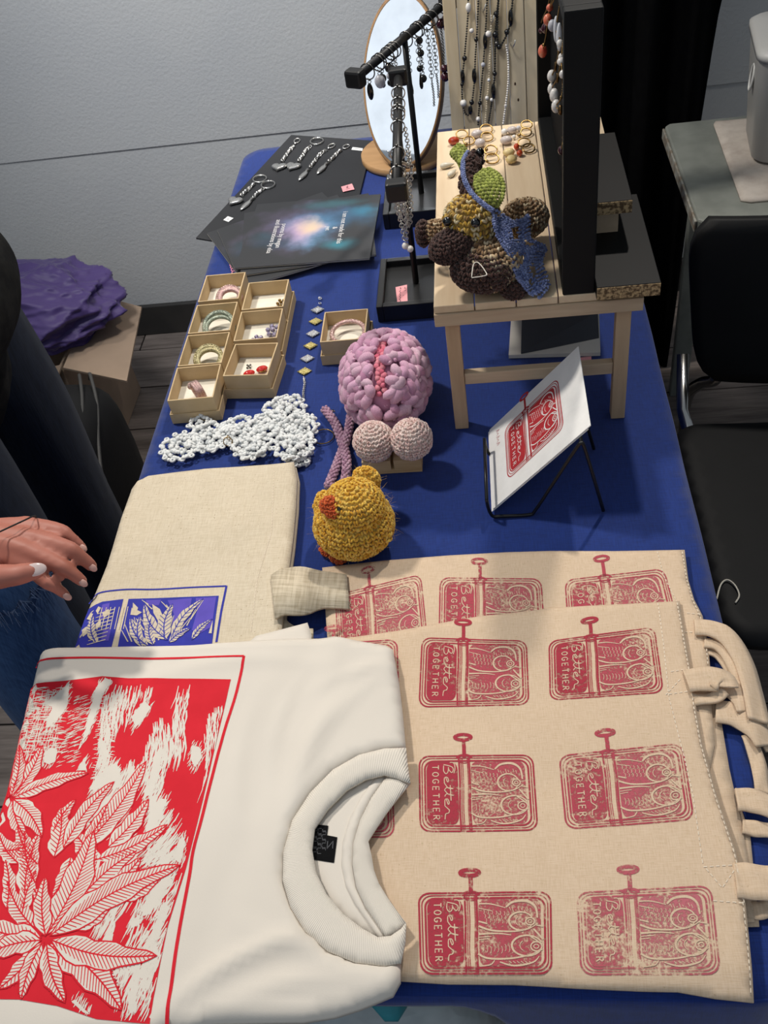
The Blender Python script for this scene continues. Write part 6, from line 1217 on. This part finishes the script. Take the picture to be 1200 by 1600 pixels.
# ------------------------------------------------------------------ kraft ring boxes and what is in them
m_kraft = M('kraft_paper', 'c9b18a', .8, c2='c0a77f', scale=30, bump=.1, bscale=200); m_kraftd = M('kraft_inside', 'b0946c', .85, c2='a68a62', scale=30); m_liner = M('box_foam', 'e6e0d2', .9, c2='ddd6c6', scale=60)
G8 = 'kraft ring boxes'
def kbox(c, ang, lab):
    cx, cy = c; R_ = rot('Z', ang)
    t = thing('gift_box', lab, 'box', (cx, cy, .7405), G8)
    def tray(hx, hy, z0, z1, th, floorz):
        m = MB(); c0 = lambda x, y, z: tuple(np.array((cx, cy, 0)) + R_ @ np.array((x, y, z)))
        for q in (((-hx, -hy, z0), (hx, -hy + th, z1)), ((-hx, hy - th, z0), (hx, hy, z1)), ((-hx, -hy + th, z0), (-hx + th, hy - th, z1)), ((hx - th, -hy + th, z0), (hx, hy - th, z1)), ((-hx + th, -hy + th, z0), (hx - th, hy - th, floorz))):
            a = np.array(q[0]); b = np.array(q[1]); m.box(c0(*((a + b) / 2)), np.abs(b - a), R_)
        return m
    tray(.0362, .0392, .7405, .7572, .0016, .742).build('lid', m_kraft, t)
    tray(.0328, .0373, .7425, .7805, .0018, .744).build('tray', m_kraft, t)
    m = MB(); m.box((cx, cy, .7505), (.0615, .0705, .0125), R_); m.build('foam_pad', m_liner, t)
def jewel_mat(name, c1, c2): return M(name, c1, .3, .6, c2=c2, scale=900, stops=(.45, .55), bump=.8, bscale=1200)
mj = {'rose': jewel_mat('rose_pave', 'b98a8c', 'd9c2b8'), 'green': jewel_mat('green_pave', '6e7a68', 'b9bfae'), 'gold': jewel_mat('olive_pave', '8c7f52', 'cfc69e'), 'amet': jewel_mat('violet_pave', '7a6f92', 'c4bfd4'), 'ruby': M('ruby', 'b51f1f', .12, c2='d23a34', scale=300, coat=.6)}
ZP = .757
CEN = {}
for k, c, a, lab in (('L1', (-0.4275,1.2748), .0, 'kraft box with a rose gold hoop, rearmost of the left column'), ('L2', (-0.4272,1.191), .0, 'kraft box with a green jewelled bangle, second from the rear in the left column'), ('L3', (-0.4266,1.1119), .0, 'kraft box with an olive jewelled hoop, third from the rear in the left column'), ('L4', (-0.4261,1.0342), .02, 'kraft box with a wide pink ring, front of the left column'),
               ('R1', (-0.352,1.2419), .0, 'kraft box with small gold studs, rearmost of the right column'), ('R2', (-0.3517,1.1623), .0, 'kraft box with violet cluster studs in the middle of the right column'), ('R3', (-0.3509,1.0779), -.08, 'kraft box with red oval studs, front of the right column'), ('S', (-0.2199,1.1426), .0, 'kraft box standing alone with a rose bangle behind the pink brain')):
    kbox(c, a, lab); CEN[k] = np.array((c[0], c[1], ZP))
def jring(lab, c, R, r, mat, nrm=(0, -.45, .9), cat='ring', two=False, name='hoop_ring'):
    t = thing(name, lab, cat, tuple(c), 'jewellery in the kraft boxes'); b = MB(); b.ring(np.array(c) + np.array((0, 0, r * 1.1 + (R * .32 if nrm[1] else 0))), R, r, nrm, 40, 10); b.build('band', mat, t, True)
    b = MB()
    for i in range(30):
        a = 2 * PI * i / 30; n = Vector(nrm).normalized(); u = n.orthogonal().normalized(); w_ = n.cross(u); p = np.array(c) + np.array((0, 0, r * 1.1 + (R * .32 if nrm[1] else 0))) + np.array(u * (R * math.cos(a)) + w_ * (R * math.sin(a))); b.ell(p + np.array((0, 0, r * .85)), r * .42)
    b.build('stone_row', mat, t, True)
    if two: b = MB(); b.ring(np.array(c) + np.array((.004, -.006, r * 3)), R * .93, r * .9, (0.15, -.3, 1), 40, 10); b.build('inner_band', mat, t, True)
jring('rose gold jewelled hoop in the rear left kraft box', CEN['L1'] + np.array((.010, -.012, 0)), .0175, .0046, mj['rose'], two=True)
jring('green jewelled double bangle in the second left kraft box', CEN['L2'] + np.array((.006, -.004, 0)), .0225, .0036, mj['green'], two=True)
jring('olive jewelled double hoop in the third left kraft box', CEN['L3'] + np.array((.004, -.006, 0)), .0190, .0042, mj['gold'], two=True)
jring('rose jewelled bangle in the kraft box standing alone', CEN['S'] + np.array((.004, -.002, 0)), .0245, .0034, mj['rose'], nrm=(0, -.1, 1))
t = thing('wide_ring', 'wide pink jewelled ring in the front left kraft box', 'ring', tuple(CEN['L4']), 'jewellery in the kraft boxes')
c = CEN['L4'] + np.array((.004, -.008, .0145))
for i, dx in enumerate((-.0055, 0, .0055)): b = MB(); b.ring(c + np.array((dx * .5, dx * .4, 0)), .0125, .0027, (.75, .55, .1), 30, 8); b.build('band', mj['rose'], t, True)
b = MB(); b.ell(c + np.array((-.010, .004, .006)), (.0045, .006, .005), None, (12, 8)); b.build('stone', mj['rose'], t, True)
def stud(lab, p, mat, n, R, tilt=(0, -.3, 1)):
    R = R * 1.35; p = np.array(p) + np.array((0, .008, 0)); t = thing('stud_earring', lab, 'earring', tuple(p), 'stud earrings in the kraft boxes'); b = MB(); n_ = Vector(tilt).normalized(); u = n_.orthogonal().normalized(); w_ = n_.cross(u); p = np.array(p) + np.array((0, 0, R * .6))
    for i in range(n):
        a = 2 * PI * i / n; b.ell(p + np.array(u * R * math.cos(a) + w_ * R * math.sin(a)), R * .48, None, (8, 5))
    b.build('petals', mat, t, True); b = MB(); b.ell(p + np.array(n_) * R * .3, R * .5, None, (8, 5)); b.build('centre', mat, t, True)
stud('gold flower stud at the right of the rear right kraft box', CEN['R1'] + np.array((.020, -.004, 0)), m_gold, 5, .0042)
stud('gold stud half hidden at the front wall of the rear right kraft box', CEN['R1'] + np.array((-.001, -.022, 0)), m_gold, 5, .0036)
stud('large violet cluster stud in the middle right kraft box', CEN['R2'] + np.array((.018, -.003, .002)), mj['amet'], 6, .0062)
stud('smaller violet cluster stud by the front wall of the middle right kraft box', CEN['R2'] + np.array((-.004, -.022, 0)), mj['amet'], 6, .0055)
for lab, dx, dy in (('red oval stud at the front of the front right kraft box', -.006, -.018), ('red oval stud at the right of the front right kraft box', .012, -.010)):
    p = CEN['R3'] + np.array((dx, dy + .010, .0045)); t = thing('stud_earring', lab, 'earring', tuple(p - np.array((0, 0, .0045))), 'stud earrings in the kraft boxes'); b = MB(); b.ell(p, (.0088, .0058, .0045), rot('Z', .3), (12, 8)); b.build('stone', mj['ruby'], t, True); b = MB(); b.ring(p, .0062, .0009, (0, -.1, 1), 20, 6); b.build('setting', m_gold, t, True)
stud('tiny dark stud at the left of the front right kraft box', CEN['R3'] + np.array((-.010, .004, 0)), m_dark, 4, .0024)
stud('tiny pearl stud by the right wall of the front right kraft box', CEN['R3'] + np.array((.024, .010, 0)), m_pearl, 3, .0018)

# diamond tile bracelet
tb_ = thing('tile_bracelet', 'silver and gold diamond tile bracelet lying on the blue cloth', 'bracelet', (-0.28,1.1701,0.741))
m_tg = jewel_mat('gold_tile', 'a8994e', 'cfc28a'); m_ts = jewel_mat('silver_tile', '8f9296', 'c9cbcd')
PTS = [(-0.2776,1.2466,0.7415), (-0.2775,1.2156,0.7415), (-0.2783,1.1839,0.7415), (-0.2791,1.1532,0.7415), (-0.2807,1.1218,0.7415), (-0.2813,1.0913,0.7415)]
for i, p in enumerate(PTS):
    P = []
    for k in range(24):
        a = 2 * PI * k / 24; r_ = .0088 / (abs(math.cos(a)) ** 1.0 + abs(math.sin(a)) ** 1.0) * (1.12 if k % 2 == 0 else 1); P.append((r_ * math.cos(a) * 1.15, r_ * math.sin(a)))
    rings = [[(p[0] + x * k, p[1] + y * k, .7408 + z) for x, y in P] for k, z in ((1, 0), (1, .0012), (.8, .0024), (.3, .003))]; loft(rings).build('tile', m_ts if i % 2 == 0 else m_tg, tb_)
b = MB(); chainlinks(b, [(-0.2804,1.0756,0.742), (-0.2778,1.0606,0.742), (-0.2778,1.0433,0.742), (-0.2755,1.0247,0.743)], .0016, .0005); b.build('chain', m_silver, tb_, True)
b = MB(); b.ring((-0.2764,1.2776,0.742), .0032, .0008, (.1, 0, 1), 14, 6, sx=.7); b.ring((-0.275,1.2631,0.742), .0020, .0007, (.5, 0, .8), 10, 5); b.build('clasp', m_silver, tb_, True)

# ------------------------------------------------------------------ the person at the left
m_skin = M('skin', 'ad6f60', .5, c2='a06353', scale=14, spec=.35); m_nail = M('nail_polish', 'd8c4c0', .15, coat=.6); m_jean = weave('navy_denim', '1c2434', '141a28', thread=.0016, strength=.4, rough=.9, blotch=6); m_jean2 = weave('blue_denim', '3a567e', '2a4368', thread=.0016, strength=.5, rough=.9, blotch=8); m_hood = M('dark_hoodie', '1b1b1c', .95, c2='242423', scale=60, bump=.5, bscale=200, spec=.1); m_hair = M('dark_hair', '2a1d16', .5)
pe = thing('person', 'person in a dark hoodie and navy jeans reaching a hand over the table', 'person', (-.80, .98, 0))
def remesh(mb, name, mat, vox, parent, smooth=4, label=None):
    o = mb.build(name, mat, parent, True, label=label); r = o.modifiers.new('remesh', 'REMESH'); r.mode = 'VOXEL'; r.voxel_size = vox; r.use_smooth_shade = True
    s = o.modifiers.new('smooth', 'SMOOTH'); s.factor = .5; s.iterations = smooth; return o
def limb(mb, P, R, seg=14):
    C = spline(P, 5); r = np.interp(np.linspace(0, len(P) - 1, len(C)), range(len(P)), R); mb.tube(C, r, seg)
    for p, q_ in zip(P, R): mb.ell(p, q_ * .995, None, (12, 8))
HZ = .13
W0 = np.array((-0.5908,0.6476,0.905)); EL = np.array((-.82, .74, 1.10)); SH = np.array((-.93, .86, 1.38))
b = MB(); limb(b, [SH, EL], (.048, .040)); limb(b, [EL, (EL + W0) / 2 + np.array((0, 0, .005)), W0], (.040, .034, .0245))
# hand: palm, four fingers, thumb
KN = [(-0.5102,0.6611,0.892), (-0.5007,0.6385,0.9), (-0.4974,0.6223,0.9), (-0.5001,0.6137,0.892)]
MID = [(-0.4686,0.6526,0.892), (-0.4512,0.6253,0.894), (-0.4566,0.6057,0.89), (-0.4686,0.591,0.88)]
TIP = [(-0.4468,0.6417,0.874), (-0.4302,0.6176,0.872), (-0.4362,0.599,0.87), (-0.4543,0.5888,0.862)]
for k, (a_, m_, e_) in enumerate(zip(KN, MID, TIP)):
    a_, m_, e_ = map(np.array, (a_, m_, e_)); dd = m_ + (e_ - m_) * .52 + np.array((0, 0, .003)); r_ = (.0076, .0082, .0080, .0070)[k]
    limb(b, [W0 + (a_ - W0) * .35, a_, m_, dd, e_], (.0105, .0104, r_ * 1.03, r_ * .93, r_ * .80), 12)
for s in np.linspace(0, 1, 6):
    A_ = W0 + (np.array(KN[0]) - W0) * s; B_ = W0 + (np.array(KN[3]) - W0) * s
    for q_ in np.linspace(0, 1, 5): b.ell(A_ + (B_ - A_) * q_ + np.array((0, 0, -.003)), (.016, .014, .0125), None, (12, 8))
TH = [W0 + np.array((.010, -.008, -.004)), (-0.5302,0.5917,0.898), (-0.4909,0.5801,0.906), (-0.4768,0.5826,0.906), (-0.4669,0.5886,0.902)]
limb(b, TH, (.017, .0150, .0115, .0105, .0080), 12)
# trunk, neck, head, legs under the clothes
limb(b, [(-.83, 1.0, .95), (-.89, 1.0, 1.15), (-.95, 1.0, 1.34)], (.11, .105, .10)); limb(b, [(-.955, 1.0, 1.36), (-.985, .995, 1.49)], (.055, .05))
hdp = np.array((-.985, .985, 1.60)); b.ell(hdp, (.095, .075, .115), None, (32, 22)); b.ell(hdp + np.array((.025, 0, -.05)), (.07, .062, .07), None, (20, 14))
b.ell(hdp + np.array((.098, 0, -.012)), (.018, .012, .020), None, (12, 8)); b.ell(hdp + np.array((.084, 0, -.058)), (.013, .024, .009), None, (12, 8))
for s in (-1, 1): b.ell(hdp + np.array((-.005, s * .076, -.01)), (.020, .010, .030), None, (12, 8))
SH2 = (-.98, 1.14, 1.38); limb(b, [SH2, (-1.04, 1.24, 1.12), (-1.03, 1.24, .92)], (.048, .04, .026)); b.ell((-1.03, 1.235, .86), (.03, .018, .055), None, (12, 8))
remesh(b, 'body', m_skin, .0034, pe, 3)
for k in range(4):
    e_ = np.array(TIP[k]); m_ = np.array(MID[k]); d = unit(e_ - m_); n_ = unit(np.array((.0, -.35, .9)) - d * (np.array((.0, -.35, .9)) @ d)); n_ = unit(n_ + np.array((0, -.3 if k else .1, 0)))
    b = MB(); b.ell(e_ + d * .0018 + n_ * .0052, (.0050, .0036, .0013), basis(d, np.cross(n_, d), n_), (12, 8)); b.build('nail', M('nail_bare', 'c99f93', .3), pe, True)
d = unit(np.array(TH[4]) - np.array(TH[3])); n_ = unit(np.array((.1, -.55, .8)) - d * (np.array((.1, -.55, .8)) @ d)); b = MB(); b.ell(np.array(TH[4]) - d * .004 + n_ * .0064, (.0115, .0068, .0024), basis(d, np.cross(n_, d), n_), (20, 14)); b.build('nail', m_nail, pe, True, label='long pale polished thumb nail')
b = MB(); b.tube(spline([(-0.5606,0.6408,0.89), (-0.5232,0.6185,0.922), (-0.5079,0.6316,0.92), (-0.4949,0.646,0.916), (-0.4929,0.6616,0.906), (-0.5014,0.6716,0.89)], 6), .0009, 6); b.build('wrist_cord', M('cord_black', '0e0e10', .6), pe, True, label='thin black cord across the hand')
for s in (-1, 1):
    b = MB(); b.ell(hdp + np.array((.084, s * .030, .005)), (.009, .013, .0075), None, (12, 8)); b.build('eye', M('eye_white', 'e6e2dc', .2), pe, True); b = MB(); b.ell(hdp + np.array((.0905, s * .030, .005)), (.0035, .0055, .0055), None, (12, 8)); b.build('iris', m_eye, pe, True)
b = MB(); v, f = SPH[(32, 22)]; hv = hdp + np.array((-.012, 0, .012)) + v * np.array((.103, .088, .118)) * (1 + .03 * np.sin(v[:, 1:2] * 30)); keep = [q_ for q_ in f if not all(v[i][0] > .25 and v[i][2] < .55 for i in q_)]; b.add(hv, keep); o = b.build('hair', m_hair, pe, True); md = o.modifiers.new('thick', 'SOLIDIFY'); md.thickness = .012
# clothes
b = MB(); limb(b, [(-.82, 1.0, .86), (-.845, 1.0, 1.0), (-.90, 1.0, 1.2), (-.955, 1.0, 1.36)], (.150, .145, .150, .115), 20); limb(b, [(-.93, .86, 1.37), (-.98, 1.14, 1.37)], (.08, .08))
limb(b, [SH, EL, EL + (W0 - EL) * .45], (.072, .062, .050)); limb(b, [SH2, (-1.04, 1.24, 1.12), (-1.03, 1.24, .96)], (.072, .06, .048)); b.ell((-.795, .99, .955), (.178, .235, .125), None, (20, 14))
hv = b; remesh(hv, 'hoodie', m_hood, .010, pe, 3)
b = MB(); limb(b, [(-.80, .90, .93), (-.755, .875, .70), (-.735, .865, .46), (-.73, .86, .10)], (.112, .098, .084, .080), 18); limb(b, [(-.815, 1.12, .93), (-.785, 1.13, .70), (-.775, 1.13, .46), (-.77, 1.13, .10)], (.112, .098, .084, .080), 18); limb(b, [(-.805, .9, .92), (-.815, 1.12, .92)], (.13, .13))
remesh(b, 'jeans', m_jean, .009, pe, 3)
ln = np.array((-0.7064,0.7571,0.55)); b = MB(); P = np.array((-0.6885,0.7891,0.52))
limb(b, [ln + np.array((-.01, .06, .10)), ln + np.array((-.005, .03, -.05)), ln + np.array((0, .04, -.30)), ln + np.array((0, .05, -.44))], (.070, .078, .088, .095), 18)
remesh(b, 'denim_panel', m_jean2, .008, pe, 4, label='lighter blue denim with a frayed edge')
b = MB()
for i in range(110):
    a = -2.2 + 3.6 * i / 110; p = ln + np.array((-.01 + .073 * math.cos(a), .05 + .073 * math.sin(a), .085)); b.tube([p, p + np.array((.012 * math.cos(a + .3 * math.sin(i)), .012 * math.sin(a), .014 + .008 * math.sin(i * 7))), p + np.array((.024 * math.cos(a), .022 * math.sin(a + .4 * math.cos(i * 3)), .012 * math.sin(i * 5)))], (.0009, .0007, .0003), 4)
b.build('frayed_edge', M('fray', '4a5a78', .9), pe, kind='stuff')
for y in (.86, 1.13): b = MB(); v, f = SPH[(20, 14)]; sv = np.array((-.68, y, .05)) + v * np.array((.135, .048, .05)); sv[:, 2] = np.maximum(sv[:, 2], .002); b.add(sv, f); b.build('shoe', m_frame, pe, True)
